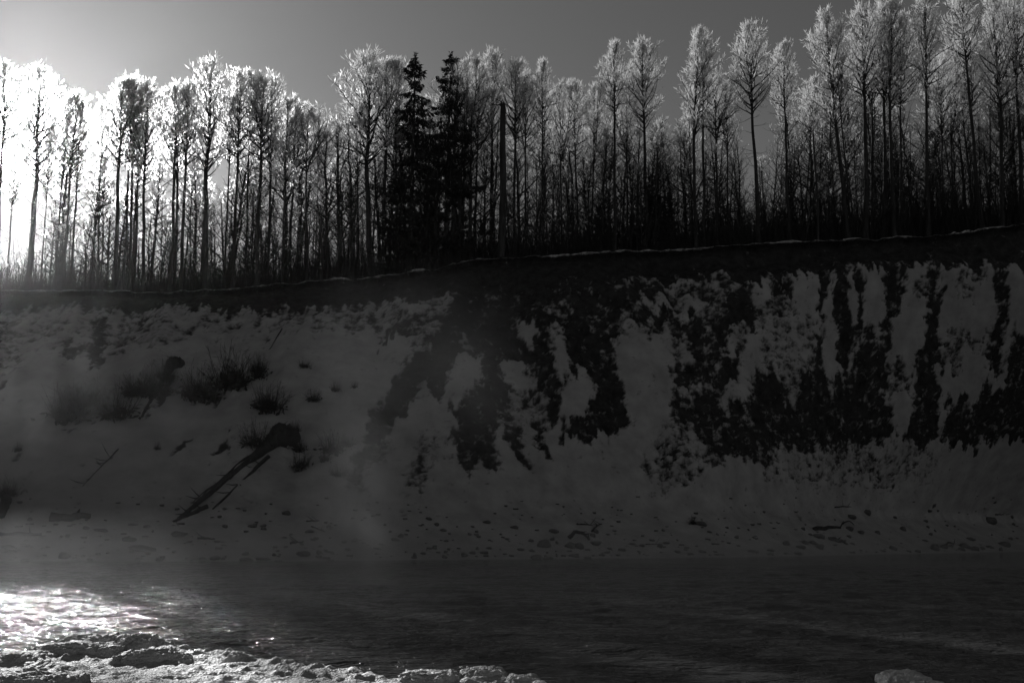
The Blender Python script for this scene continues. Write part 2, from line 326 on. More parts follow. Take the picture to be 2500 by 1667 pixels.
# --- bare earth: patches located in the photograph, carried onto the slope
def zc(off, s, pts): return np.array([(off[0] + x * s, off[1] + y * s) for x, y in pts])
def Z5(p): return zc((0, 680), .408, p)
def Z6(p): return zc((620, 640), .408, p)
def Z7(p): return zc((1250, 560), .408, p)
def Z8(p): return zc((1860, 540), .408, p)
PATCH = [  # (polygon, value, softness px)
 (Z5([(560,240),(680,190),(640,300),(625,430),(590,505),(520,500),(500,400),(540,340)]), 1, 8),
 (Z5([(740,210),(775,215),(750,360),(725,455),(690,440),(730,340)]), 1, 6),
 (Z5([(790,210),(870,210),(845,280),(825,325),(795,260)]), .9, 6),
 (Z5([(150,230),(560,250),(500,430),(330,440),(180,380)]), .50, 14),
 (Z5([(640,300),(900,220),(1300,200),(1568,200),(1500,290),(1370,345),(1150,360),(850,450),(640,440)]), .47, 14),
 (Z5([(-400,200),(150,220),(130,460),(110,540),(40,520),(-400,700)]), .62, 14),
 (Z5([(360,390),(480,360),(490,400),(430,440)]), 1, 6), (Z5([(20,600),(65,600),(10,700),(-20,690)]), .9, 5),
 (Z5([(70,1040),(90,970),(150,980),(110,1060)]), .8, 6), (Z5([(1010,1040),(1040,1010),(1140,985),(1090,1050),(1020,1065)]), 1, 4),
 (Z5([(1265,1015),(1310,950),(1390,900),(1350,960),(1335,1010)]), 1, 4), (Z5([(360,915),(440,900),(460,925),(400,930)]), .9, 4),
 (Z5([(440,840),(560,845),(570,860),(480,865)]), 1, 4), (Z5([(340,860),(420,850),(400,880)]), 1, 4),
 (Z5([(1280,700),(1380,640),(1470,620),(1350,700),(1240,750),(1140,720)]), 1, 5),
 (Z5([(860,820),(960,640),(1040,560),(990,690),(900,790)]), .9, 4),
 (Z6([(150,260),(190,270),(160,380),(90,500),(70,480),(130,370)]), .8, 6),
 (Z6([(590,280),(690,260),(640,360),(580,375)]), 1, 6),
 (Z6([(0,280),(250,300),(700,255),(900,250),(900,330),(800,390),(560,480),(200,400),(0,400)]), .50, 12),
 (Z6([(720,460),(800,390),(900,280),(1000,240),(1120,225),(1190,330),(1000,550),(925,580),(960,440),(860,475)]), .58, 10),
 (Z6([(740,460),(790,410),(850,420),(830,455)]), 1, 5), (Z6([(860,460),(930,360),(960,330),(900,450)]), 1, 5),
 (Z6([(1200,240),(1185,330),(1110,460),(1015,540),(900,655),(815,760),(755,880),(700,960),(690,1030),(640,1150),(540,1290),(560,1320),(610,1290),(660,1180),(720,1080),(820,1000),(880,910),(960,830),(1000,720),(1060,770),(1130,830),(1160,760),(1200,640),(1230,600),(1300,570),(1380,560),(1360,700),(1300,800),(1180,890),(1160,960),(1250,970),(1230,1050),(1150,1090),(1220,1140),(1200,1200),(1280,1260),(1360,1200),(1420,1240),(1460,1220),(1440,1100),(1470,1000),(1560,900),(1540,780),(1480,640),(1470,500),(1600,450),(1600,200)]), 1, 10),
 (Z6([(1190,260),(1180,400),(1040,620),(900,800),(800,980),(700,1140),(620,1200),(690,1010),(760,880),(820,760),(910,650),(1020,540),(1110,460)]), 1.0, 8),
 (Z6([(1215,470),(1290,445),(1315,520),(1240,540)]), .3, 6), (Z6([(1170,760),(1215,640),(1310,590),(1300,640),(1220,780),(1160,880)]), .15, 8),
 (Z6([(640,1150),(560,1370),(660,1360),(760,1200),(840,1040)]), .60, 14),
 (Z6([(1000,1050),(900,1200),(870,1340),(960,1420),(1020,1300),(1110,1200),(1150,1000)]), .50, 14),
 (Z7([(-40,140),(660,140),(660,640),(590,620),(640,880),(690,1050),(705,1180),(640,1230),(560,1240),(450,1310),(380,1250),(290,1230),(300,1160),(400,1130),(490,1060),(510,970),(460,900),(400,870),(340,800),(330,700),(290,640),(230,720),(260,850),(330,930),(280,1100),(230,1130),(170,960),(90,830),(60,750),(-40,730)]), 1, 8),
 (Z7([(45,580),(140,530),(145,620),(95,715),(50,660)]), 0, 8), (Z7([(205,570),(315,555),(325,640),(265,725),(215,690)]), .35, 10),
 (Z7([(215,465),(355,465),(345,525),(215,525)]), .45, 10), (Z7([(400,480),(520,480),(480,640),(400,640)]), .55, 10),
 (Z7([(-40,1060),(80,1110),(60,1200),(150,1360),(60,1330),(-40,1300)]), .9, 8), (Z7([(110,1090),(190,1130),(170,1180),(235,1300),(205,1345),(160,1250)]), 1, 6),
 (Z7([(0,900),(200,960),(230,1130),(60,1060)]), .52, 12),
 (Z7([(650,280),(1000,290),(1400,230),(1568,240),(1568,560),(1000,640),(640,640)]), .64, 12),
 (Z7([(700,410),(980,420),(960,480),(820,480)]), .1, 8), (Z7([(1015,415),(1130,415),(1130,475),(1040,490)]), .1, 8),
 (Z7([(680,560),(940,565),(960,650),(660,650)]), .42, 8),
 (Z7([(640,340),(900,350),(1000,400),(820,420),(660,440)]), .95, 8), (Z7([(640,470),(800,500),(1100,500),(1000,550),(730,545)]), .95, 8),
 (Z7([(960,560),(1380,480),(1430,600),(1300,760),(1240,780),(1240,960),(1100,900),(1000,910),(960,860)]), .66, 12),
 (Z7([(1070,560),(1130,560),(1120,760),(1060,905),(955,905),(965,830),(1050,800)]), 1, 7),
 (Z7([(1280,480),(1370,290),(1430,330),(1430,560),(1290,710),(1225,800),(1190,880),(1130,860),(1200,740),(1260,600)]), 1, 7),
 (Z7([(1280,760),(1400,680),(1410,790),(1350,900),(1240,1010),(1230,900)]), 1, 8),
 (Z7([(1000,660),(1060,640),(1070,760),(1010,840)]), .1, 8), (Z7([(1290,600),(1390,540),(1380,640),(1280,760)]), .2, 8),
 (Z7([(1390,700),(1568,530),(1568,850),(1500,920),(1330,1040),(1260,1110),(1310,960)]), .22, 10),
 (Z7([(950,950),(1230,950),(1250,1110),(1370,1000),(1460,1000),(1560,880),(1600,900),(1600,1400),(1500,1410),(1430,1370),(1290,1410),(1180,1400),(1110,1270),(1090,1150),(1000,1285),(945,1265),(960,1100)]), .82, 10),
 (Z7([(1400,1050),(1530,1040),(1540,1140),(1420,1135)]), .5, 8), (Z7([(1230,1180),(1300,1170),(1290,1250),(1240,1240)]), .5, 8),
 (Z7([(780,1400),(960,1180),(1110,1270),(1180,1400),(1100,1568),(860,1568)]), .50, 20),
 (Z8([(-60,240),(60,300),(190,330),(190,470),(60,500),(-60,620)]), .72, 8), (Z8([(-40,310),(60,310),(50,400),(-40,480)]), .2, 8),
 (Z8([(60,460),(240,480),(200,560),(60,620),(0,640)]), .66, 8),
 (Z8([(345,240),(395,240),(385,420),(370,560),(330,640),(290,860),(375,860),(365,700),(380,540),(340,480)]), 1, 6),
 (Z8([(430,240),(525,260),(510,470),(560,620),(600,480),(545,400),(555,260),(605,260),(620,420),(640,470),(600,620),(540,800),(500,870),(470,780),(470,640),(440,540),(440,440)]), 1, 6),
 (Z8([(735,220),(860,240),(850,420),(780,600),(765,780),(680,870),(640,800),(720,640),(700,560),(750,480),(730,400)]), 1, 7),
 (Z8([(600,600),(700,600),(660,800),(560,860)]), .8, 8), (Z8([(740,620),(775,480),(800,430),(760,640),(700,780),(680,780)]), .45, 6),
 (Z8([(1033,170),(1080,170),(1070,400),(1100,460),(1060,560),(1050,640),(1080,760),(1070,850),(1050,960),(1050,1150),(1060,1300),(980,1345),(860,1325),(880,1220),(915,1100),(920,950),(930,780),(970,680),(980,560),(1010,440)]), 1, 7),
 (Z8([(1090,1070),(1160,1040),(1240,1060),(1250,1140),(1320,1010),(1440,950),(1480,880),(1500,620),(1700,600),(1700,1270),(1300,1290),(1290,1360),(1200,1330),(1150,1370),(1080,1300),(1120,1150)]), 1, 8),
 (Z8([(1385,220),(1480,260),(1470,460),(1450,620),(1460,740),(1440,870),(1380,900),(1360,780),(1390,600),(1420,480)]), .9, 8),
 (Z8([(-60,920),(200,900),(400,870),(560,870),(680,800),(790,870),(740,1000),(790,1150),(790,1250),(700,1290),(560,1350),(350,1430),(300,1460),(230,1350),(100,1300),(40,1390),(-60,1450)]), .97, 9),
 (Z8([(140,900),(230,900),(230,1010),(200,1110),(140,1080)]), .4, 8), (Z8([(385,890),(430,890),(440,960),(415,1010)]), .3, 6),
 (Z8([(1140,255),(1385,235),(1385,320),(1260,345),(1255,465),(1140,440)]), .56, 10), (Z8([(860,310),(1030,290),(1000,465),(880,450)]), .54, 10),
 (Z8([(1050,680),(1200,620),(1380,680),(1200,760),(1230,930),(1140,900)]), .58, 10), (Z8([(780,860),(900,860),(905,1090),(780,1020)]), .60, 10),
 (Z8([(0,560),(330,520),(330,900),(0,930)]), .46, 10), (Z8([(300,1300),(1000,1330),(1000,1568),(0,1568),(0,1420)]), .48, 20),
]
def poly_sd(px, py, P):
    d = np.full(px.shape, 1e9); inside = np.zeros(px.shape, bool)
    n = len(P)
    for i in range(n):
        ax, ay = P[i]; bx, by = P[(i + 1) % n]
        ex, ey = bx - ax, by - ay; wx, wy = px - ax, py - ay
        t = np.clip((wx * ex + wy * ey) / (ex * ex + ey * ey + 1e-9), 0, 1)
        d = np.minimum(d, np.hypot(wx - ex * t, wy - ey * t))
        c = ((ay > py) != (by > py)) & (px < (bx - ax) * (py - ay) / (by - ay + 1e-9) + ax)
        inside ^= c
    return np.where(inside, -d, d)
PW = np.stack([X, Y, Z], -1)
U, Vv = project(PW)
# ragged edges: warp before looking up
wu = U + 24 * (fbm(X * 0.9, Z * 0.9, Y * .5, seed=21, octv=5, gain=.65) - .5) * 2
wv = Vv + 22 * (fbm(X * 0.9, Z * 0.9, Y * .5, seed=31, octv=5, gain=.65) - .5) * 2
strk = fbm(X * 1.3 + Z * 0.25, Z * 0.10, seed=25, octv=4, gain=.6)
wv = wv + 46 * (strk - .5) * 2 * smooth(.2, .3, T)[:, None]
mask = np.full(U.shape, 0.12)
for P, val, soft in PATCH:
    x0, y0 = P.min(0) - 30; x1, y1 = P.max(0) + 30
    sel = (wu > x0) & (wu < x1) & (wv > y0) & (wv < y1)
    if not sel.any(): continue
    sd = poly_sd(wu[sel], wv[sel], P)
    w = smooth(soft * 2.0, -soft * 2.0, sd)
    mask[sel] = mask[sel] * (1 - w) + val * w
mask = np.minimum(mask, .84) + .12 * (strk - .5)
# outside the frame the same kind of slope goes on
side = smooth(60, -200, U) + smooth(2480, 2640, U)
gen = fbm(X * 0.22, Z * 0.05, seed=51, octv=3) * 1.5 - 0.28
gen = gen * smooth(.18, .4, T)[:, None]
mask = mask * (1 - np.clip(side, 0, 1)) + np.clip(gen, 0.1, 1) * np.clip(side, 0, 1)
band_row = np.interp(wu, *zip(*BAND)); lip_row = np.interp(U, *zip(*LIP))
inband = smooth(22, -16, wv - 20 * (strk - .5) - band_row)  # earth cut, its foot softened to paint its shadow fading onto the snow
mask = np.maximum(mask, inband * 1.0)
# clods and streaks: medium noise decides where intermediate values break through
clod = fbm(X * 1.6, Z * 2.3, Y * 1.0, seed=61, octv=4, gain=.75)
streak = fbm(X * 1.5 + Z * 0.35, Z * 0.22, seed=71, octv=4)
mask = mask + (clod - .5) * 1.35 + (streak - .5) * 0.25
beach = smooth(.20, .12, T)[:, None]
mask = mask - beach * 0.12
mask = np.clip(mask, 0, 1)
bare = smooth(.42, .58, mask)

# --- relief
gully = (fbm(X * 0.16 + Z * .05, Z * 0.03, seed=81, octv=4) - .5) * 2.2
slope_w = (smooth(.15, .4, T) * smooth(1.0, .93, T))[:, None]
rel = gully * slope_w * 1.5
rel += (fbm(X * .6, Z * .5, Y * .4, seed=91, octv=4) - .5) * 0.55 * (smooth(.05, .25, T) * smooth(1.0, .95, T))[:, None]
rel += bare * (-0.16 + (fbm(X * 2.0, Z * 2.0, Y * 2, seed=95, octv=3) - .5) * .5)
rel *= smooth(1.0, .985, T)[:, None]
nyv, nzv = -0.7, 0.7
Y2 = Y + rel * nyv; Z2 = Z + rel * nzv * smooth(.05, .1, T)[:, None]
band_t = smooth(.86, .95, T)[:, None] * smooth(1.0, .985, T)[:, None]     # the cut under the turf is hollowed out
Y2 += band_t * (0.9 + 0.7 * (fbm(X * .5, Z * .2, seed=99) - .5))
V = np.stack([X, Y2, Z2], -1).reshape(-1, 3)
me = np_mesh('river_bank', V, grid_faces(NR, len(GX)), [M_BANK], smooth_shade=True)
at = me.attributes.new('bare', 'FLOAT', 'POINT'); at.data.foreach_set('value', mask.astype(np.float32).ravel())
bank = link('river_bank', me); tag(bank, 'steep snowy river bank with bare dark earth gullies under the forest', kind='structure')

# wider terrain left and right of the detailed slope
def plateau_z(x, y):
    lz = np.interp(x, GX, lip_z); ly = np.interp(x, GX, lip_y)
    return lz - 0.06 + np.clip(y - ly, 0, None) * 0.012 + 0.12 * (vnoise(np.asarray(x) * .4, np.asarray(y) * .4, seed=5) - .5)
px = np.concatenate([np.linspace(-220, -79, 20), np.arange(-78, 78.1, .8), np.linspace(79, 220, 20)])
py = np.concatenate([[0], np.cumsum(np.linspace(0.5, 8, 40))])
PX, PO = np.meshgrid(px, py); PY = np.interp(PX, GX, lip_y) + PO + 0.02
me = np_mesh('forest_floor', np.stack([PX, PY, plateau_z(PX, PY)], -1).reshape(-1, 3), grid_faces(len(py), len(px)), [M_SNOW], smooth_shade=True)
tag(link('forest_floor', me), 'snow covered forest floor on top of the bank', kind='structure')
for sgn in (-1, 1):
    xs = np.linspace(78, 220, 30) * sgn; col = 0 if sgn < 0 else -1
    VX = np.repeat(xs[None, :], len(Y2[::6]), 0)
    VY = np.repeat(Y2[::6, col][:, None], 30, 1); VZ = np.repeat(Z2[::6, col][:, None], 30, 1)
    fade = smooth(78, 90, np.abs(xs))[None, :]
    VY = VY + (fbm(VX * .1, VZ * .1, seed=7) - .5) * 3 * fade
    V = np.stack([VX, VY, VZ], -1).reshape(-1, 3); fq = grid_faces(VX.shape[0], 30)
    if sgn < 0: fq = fq[:, ::-1]
    me = np_mesh('bank_continuation', V, fq, [M_BANK], smooth_shade=True)
    a2 = me.attributes.new('bare', 'FLOAT', 'POINT')
    a2.data.foreach_set('value', np.clip(fbm(VX * .3, VZ * .1, seed=12) * smooth(3, 12, VZ) * 1.3, 0, 1).astype(np.float32).ravel())
    tag(link('river_bank', me), 'river bank continuing beyond the gullied slope', kind='structure')

# snow edge along the lip: a thin overhanging cushion of snow on the turf
lx = np.arange(-78, 78, 0.14)
ly_ = np.interp(lx, GX, lip_y); lz_ = np.interp(lx, GX, lip_z)
th = 0.03 + 0.24 * np.clip(fbm(lx * .6, 0 * lx, seed=41, octv=5, gain=.65) * 2.6 - 1.0, 0, 1.0)
gate = smooth(.34, .52, fbm(lx * .3, 0 * lx, seed=48, octv=4, gain=.6))
th = th * (.25 + .75 * gate)
drop = 0.12 * (vnoise(lx * 1.3, 0 * lx, seed=44) - .5) - .16 * (1 - gate)
prof = [(-.02, -.9), (-.16, -.6), (-.20, 0), (-.12, .75), (.1, 1.0), (.8, .9), (1.6, -.3)]
V = np.stack([np.stack([lx, ly_ + dy + (0 if k > 4 else .06 * (vnoise(lx * 3, 0 * lx + k, seed=45) - .5)), lz_ + drop * (k < 5) + th * dz * .75], -1) for k, (dy, dz) in enumerate(prof)], 0)
me = np_mesh('snow_edge', V.reshape(-1, 3), grid_faces(len(prof), len(lx)), [M_EDGE], smooth_shade=True)
tag(link('snow_edge', me), 'thin ledge of snow along the top of the bank', kind='structure')

# turf, roots and dead grass hanging over the lip
b = MB(); n = 9000
tx = RNG.uniform(-77, 77, n); keep = vnoise(tx * .5, 0 * tx, seed=46) > .3; tx = tx[keep]; n = len(tx)
p0 = np.stack([tx, np.interp(tx, GX, lip_y) - .12 + RNG.normal(0, .05, n), np.interp(tx, GX, lip_z) - RNG.uniform(-.05, .22, n)], -1)
b.cards(p0, unit(np.stack([RNG.normal(0, .45, n), -RNG.uniform(0, .4, n), -RNG.uniform(-.4, 1, n)], -1)), RNG.gamma(2, .16, n) + .1, RNG.uniform(.03, .07, n), 0)
tag(link('turf_fringe', b.mesh('turf_fringe', [M_TWIG])), 'ragged roots and dead grass hanging over the bank edge', 'turf', kind='stuff')

# ================================================================ RIVER
wy = np.concatenate([np.linspace(-40, 8, 20), 9 + np.cumsum(np.linspace(0.05, 0.42, 300))])
wx = np.concatenate([np.linspace(-220, -41, 25), np.arange(-40, 40.01, .16), np.linspace(41, 220, 25)])
wy = np.concatenate([wy, np.linspace(wy[-1] + 1, 130, 30)])
WX, WY = np.meshgrid(wx, wy)
amp = smooth(100, 15, WY) * smooth(45, 30, np.abs(WX))
WZ = (fbm(WX * .45, WY * .9, seed=101, octv=4, gain=.66) - .5) * 0.26 * amp + (vnoise(WX * .12, WY * .2, seed=102) - .5) * .06 * amp
me = np_mesh('river', np.stack([WX, WY, WZ], -1).reshape(-1, 3), grid_faces(len(wy), len(wx)), [M_WATER], smooth_shade=True)
tag(link('river', me), 'dark rippled river water', kind='structure')

# ================================================================ SHORE ICE
ICE_EDGE = [(-600, 1615), (-200, 1610), (0, 1606), (85, 1606), (200, 1590), (330, 1578), (480, 1572), (560, 1583), (650, 1600), (760, 1616), (860, 1628), (960, 1642),
            (1040, 1640), (1180, 1634), (1240, 1648), (1330, 1664), (1450, 1676), (1900, 1685), (2100, 1672), (2180, 1668), (2240, 1658), (2330, 1660), (2400, 1672), (2480, 1672), (3000, 1690)]
ic = np.array([at_z(u, v, 0.1) for u, v in ICE_EDGE])
iy = np.concatenate([np.linspace(-40, 10, 25), 10 + np.cumsum(np.full(280, .042))])
ix = np.concatenate([np.linspace(-60, -11, 30), np.arange(-10.8, 9, .04), np.linspace(9.2, 60, 30)])
IX, IY = np.meshgrid(ix, iy)
edge = np.interp(IX, ic[:, 0], ic[:, 1]) + .35 * (fbm(IX * 1.5, 0 * IX, seed=111) - .5) * 2
dd = edge - IY
crust = fbm(IX * 6, IY * 6, seed=112, octv=3, gain=.75)
rid = 1 - np.abs(fbm(IX * .55, IY * 1.3, seed=113, octv=4) - .5) * 6
IZ = -0.12 + 0.17 * smooth(-.05, .35, dd) + 0.10 * np.clip(crust - .35, 0, 1) * smooth(0, .4, dd)
IZ += 0.05 * np.clip(rid, 0, 1) ** 3 * smooth(.1, .6, dd) * (0.4 + crust)
IZ += 0.07 * smooth(.5, 0, np.abs(dd - .25)) * crust
IZ += 0.35 * smooth(9.5, 2, IY)
me = np_mesh('shore_ice', np.stack([IX, IY, IZ], -1).reshape(-1, 3), grid_faces(len(iy), len(ix)), [M_ICE], smooth_shade=True)
tag(link('shore_ice', me), 'crusted shelf of shore ice along the near bank', kind='structure')

def ice_block(px0, px1, ptop, pbot, label, depth=.7, seed=0, tilt=0.0):
    """rounded crumbly block standing on the ice where its foot shows in the photograph"""
    a = at_z(px0, pbot, .08); b = at_z(px1, pbot, .08); c = (a + b) / 2
    h = abs(at_depth((px0 + px1) / 2, ptop, c[1] + depth * .3)[2])
    Lx = abs(b[0] - a[0]) / 2
    n1, n2 = 110, 44
    th = np.linspace(0, 2 * np.pi, n1, endpoint=False); ph = np.linspace(-.35, 1, n2) * np.pi / 2
    TH, PH = np.meshgrid(th, ph)
    def sp(v, e): return np.sign(v) * np.abs(v) ** e
    x = sp(np.cos(TH), .6) * np.maximum(np.cos(PH), 0) ** .45 * Lx; y = sp(np.sin(TH), .6) * np.maximum(np.cos(PH), 0) ** .45 * depth; z = np.where(PH > 0, sp(np.sin(PH), .75), np.sin(PH) * .4) * h
    k = seed * 10
    topo = .5 + .75 * fbm(x * 1.6 + k, y * 1.6, seed=121, octv=3)
    z = np.where(z > 0, z * topo, z)
    dsp = (fbm(x * 8 + k, y * 8, z * 8, seed=122, octv=4, gain=.8) - .5) * .22 * min(1, h * 3)
    r = np.maximum(np.sqrt(x * x + y * y), .05)
    x = x + dsp * x / r; y = y + dsp * y / r; z = z + dsp * .9
    V = np.stack([x, y, z], -1).reshape(-1, 3); Q = []
    for i in range(n2 - 1):
        for j in range(n1):
            Q.append((i * n1 + j, i * n1 + (j + 1) % n1, (i + 1) * n1 + (j + 1) % n1, (i + 1) * n1 + j))
    me = np_mesh('ice_block', V, Q, [M_ICE], smooth_shade=True)
    o = link('ice_block', me); o.location = (c[0], c[1] + depth * .75, 0.0); o.rotation_euler = (0, 0, tilt)
    tag(o, label, 'ice block')
    return o
B = .2979
ice_block(420*B, 975*B, 1200+1150*B, 1200+1262*B, 'tallest lumpy ice block rising behind a long low slab at the water', .45, 1, .06)
ice_block(188*B, 935*B, 1200+1238*B, 1200+1336*B, 'long low ice slab in front of the tallest ice block', .4, 2, .1)
ice_block(925*B, 1250*B, 1200+1200*B, 1200+1298*B, 'rounded ice block at the end of the long low slab', .4, 3)
ice_block(1240*B, 1380*B, 1200+1215*B, 1200+1270*B, 'small ice lump beside the rounded ice block', .25, 4)
ice_block(-260*B, 285*B, 1200+1322*B, 1200+1405*B, 'dark craggy ice block standing in the bright sun glitter', .5, 5)
ice_block(-200*B, 600*B, 1200+1470*B, 1200+1600*B, 'long dark ridge of broken ice nearest the near shore', .4, 6, .08)
ice_block(150*B, 250*B, 1200+1445*B, 1200+1500*B, 'small upright ice lump on the long dark ridge', .12, 7)
ice_block(860*B, 1520*B, 1200+1305*B, 1200+1402*B, 'low smooth ice ridge lying across the crusted shelf', .3, 8, .12)
ice_block(1815*B, 2005*B, 1200+1340*B, 1200+1392*B, 'isolated rounded ice hump on the crusted shelf', .22, 9)
ice_block(600+1250*B, 600+1760*B, 1200+1462*B, 1200+1560*B, 'heaped snowy ice pile on the outer edge of the shelf', .35, 10)
ice_block(600+1740*B, 600+2130*B, 1200+1440*B, 1200+1530*B, 'rounded snowy ice mound crowning the heaped pile', .4, 11)
ice_block(600+2120*B, 600+2420*B, 1200+1500*B, 1200+1572*B, 'crumbling ice heap sloping off from the rounded mound', .3, 12)
ice_block(1800+1230*B, 1800+1640*B, 1200+1490*B, 1200+1540*B, 'lone low ice hump off by itself in dark water', .35, 13)

# ================================================================ terrain lookup for things on the slope
S_U, S_V = project(np.stack([X, Y2, Z2], -1))
def on_slope(u, v):
    """terrain point seen at that pixel of the photograph"""
    d = (S_U - u) ** 2 + (S_V - v) ** 2
    d[-12:] += 1e6
    i = np.argmin(d); i, j = divmod(i, S_U.shape[1])
    return np.array([X[i, j], Y2[i, j], Z2[i, j]])

# ================================================================ TREES
TH = 20.0
def curved_trunk(seed, H=TH, r0=.2, r1=.025, wob=.10, n=14):
    rg = np.random.default_rng(seed)
    z = np.linspace(0, H, n)
    x = np.cumsum(rg.normal(0, wob / 2.2, n)); y = np.cumsum(rg.normal(0, wob / 2.2, n))
    x -= np.linspace(x[0], x[-1], n); y -= np.linspace(y[0], y[-1], n)
    f = z / H
    r = r0 * (1 - f) ** .75 + r1; r[0] *= 1.35
    return np.stack([x, y, z], -1), r
def make_aspen(seed, cs=.55, spread=2.0, nb=44, nsec=7, ntw=9, frost=1.0, r0=.2, dead=9, wild=0.0, fork=0.0):
    """returns (trunk mesh, crown mesh) of a 20 m tree"""
    rg = np.random.default_rng(seed)
    tp, tr = curved_trunk(seed, r0=r0)
    tb = MB(); tb.tube(tp, tr, 8, 0)
    def on_trunk(f):
        z = f * TH
        return np.array([np.interp(z, tp[:, 2], tp[:, 0]), np.interp(z, tp[:, 2], tp[:, 1]), z])
    fa = rg.uniform(0, 6.28); ff = cs * rg.uniform(.75, 1.0); main = on_trunk
    def leader2(f): return main(f) + np.array([math.cos(fa), math.sin(fa), 0]) * fork * float(smooth(ff, ff + .35, f)) - np.array([0, 0, .03 * TH * float(smooth(ff, 1, f))])
    if fork:
        fs = np.linspace(ff, .99, 9); tb.tube(np.array([leader2(f) for f in fs]), np.linspace(r0 * .62, .02, 9), 6, 0)
    for i in range(dead):                                   # dead stubs below the crown
        f = rg.uniform(.12, cs); p = on_trunk(f); az = rg.uniform(0, 6.28); L = rg.uniform(.4, 2.0)
        d = unit([math.cos(az), math.sin(az), rg.uniform(-.2, .6)])
        tb.tube([p, p + d * L * .5 + [0, 0, -.03], p + d * L + [0, 0, rg.uniform(-.1, .25)]], [.028, .018, .006], 3, 0)
        nk = 5; qk = rg.uniform(.3, 1, nk)[:, None]; tb.cards(p + d * L * qk, unit(d + rg.normal(0, .6, (nk, 3)) + [0, 0, .2]), rg.uniform(.25, .7, nk), .018, 0)
    trunk = tb.mesh('trunk', [M_BARK], True)
    cb = MB(); C = []; D = []; Lg = []; FR = []
    for i in range(nb):
        rel = (i + rg.random()) / nb; f = cs + (1 - cs) * rel * .985
        p = leader2(f) if (fork and i % 5 in (1, 3)) else on_trunk(f); az = i * 2.4 + rg.normal(0, .4)
        L = spread * ((.35 + .95 * math.sin(math.pi * min(1, rel * .8 + .16))) * (1 - rel) ** .28 + .14) * rg.uniform(.65, 1.2)
        if wild and rg.random() < wild: L *= 1.6
        e0 = math.radians(rg.uniform(20, 50) + 22 * rel)
        d = np.array([math.cos(az) * math.cos(e0), math.sin(az) * math.cos(e0), math.sin(e0)])
        n = 5; pts = [p]
        for k in range(1, n):
            d = unit(d + np.array([0, 0, .10]) + rg.normal(0, .16, 3)); pts.append(pts[-1] + d * L / (n - 1))
        pts = np.array(pts); rb = .05 * (1 - .6 * rel) * (L / 2 + .3)
        cb.tube(pts, np.linspace(rb, .008, n), 3, 0)
        for s in range(nsec):
            q = rg.uniform(.22, 1.0); base = np.array([np.interp(q * (n - 1), range(n), pts[:, k]) for k in range(3)])
            dd = unit(d * .7 + rg.normal(0, .55, 3) + [0, 0, .35]); l2 = rg.uniform(.35, .95) * (1.15 - .5 * q) * (L / 2.0 + .35)
            mid = base + dd * l2 * .5 + rg.normal(0, .04, 3); end = base + unit(dd + [0, 0, .2]) * l2
            cb.tube([base, mid, end], [.013, .010, .005], 3, 0)
            for k in range(ntw):
                a = rg.random(); b = base + (end - base) * a
                C.append(b); D.append(unit(dd * .8 + rg.normal(0, .42, 3) + [0, 0, .38])); Lg.append(rg.uniform(.22, .62)); FR.append(rel * .75 + q * .35 + rg.normal(0, .18))
    for k in range(160):                                    # leader tip
        f = rg.uniform(.93, 1.0); C.append(on_trunk(f) + rg.normal(0, .1, 3)); D.append(unit(rg.normal(0, .5, 3) + [0, 0, .8])); Lg.append(rg.uniform(.2, .5)); FR.append(1.2)
    C = np.array(C); D = np.array(D); Lg = np.array(Lg); FR = np.array(FR)
    white = FR > (1.05 - frost)
    wd = np.where(white, rg.uniform(.035, .065, len(C)), rg.uniform(.012, .024, len(C)))
    if white.any(): cb.cards(C[white], D[white], Lg[white], wd[white], 1)
    if (~white).any(): cb.cards(C[~white], D[~white], Lg[~white] * 1.2, wd[~white], 0)
    crown = cb.mesh('crown', [M_TWIG, M_FROST])
    return trunk, crown
ASPEN = [make_aspen(201 + i, cs=c, spread=s * 1.32, nb=n + 10, nsec=10, ntw=9, frost=.9, r0=r * .82, dead=20, fork=(0, 1.1, 0, 1.7, 0, 0, .9, 1.5, 0)[i]) for i, (c, s, n, r) in enumerate(
    [(.58, 1.9, 46, .20), (.62, 1.7, 40, .18), (.50, 2.1, 52, .22), (.55, 1.8, 44, .19), (.66, 1.6, 38, .17), (.60, 2.2, 46, .2), (.52, 1.5, 50, .18), (.64, 2.4, 40, .21), (.46, 1.9, 54, .19)])]
DIM = [make_aspen(231 + i, cs=c, spread=s, nb=n, nsec=7, ntw=8, frost=.36, r0=r, dead=14, wild=.15) for i, (c, s, n, r) in enumerate(
    [(.42, 2.0, 46, .15), (.48, 1.7, 42, .14), (.35, 2.3, 50, .16), (.52, 1.9, 40, .13)])]
BARE = [make_aspen(251 + i, cs=c, spread=s, nb=n, nsec=7, ntw=7, frost=.05, r0=r, dead=16, wild=.2) for i, (c, s, n, r) in enumerate(
    [(.30, 2.2, 48, .14), (.38, 1.8, 40, .12), (.25, 2.6, 52, .15)])]
SAPL = [make_aspen(271 + i, cs=c, spread=s, nb=n, nsec=5, ntw=6, frost=.1, r0=r, dead=10, wild=.2) for i, (c, s, n, r) in enumerate(
    [(.2, 2.6, 40, .11), (.15, 3.2, 44, .12), (.25, 2.2, 36, .10)])]

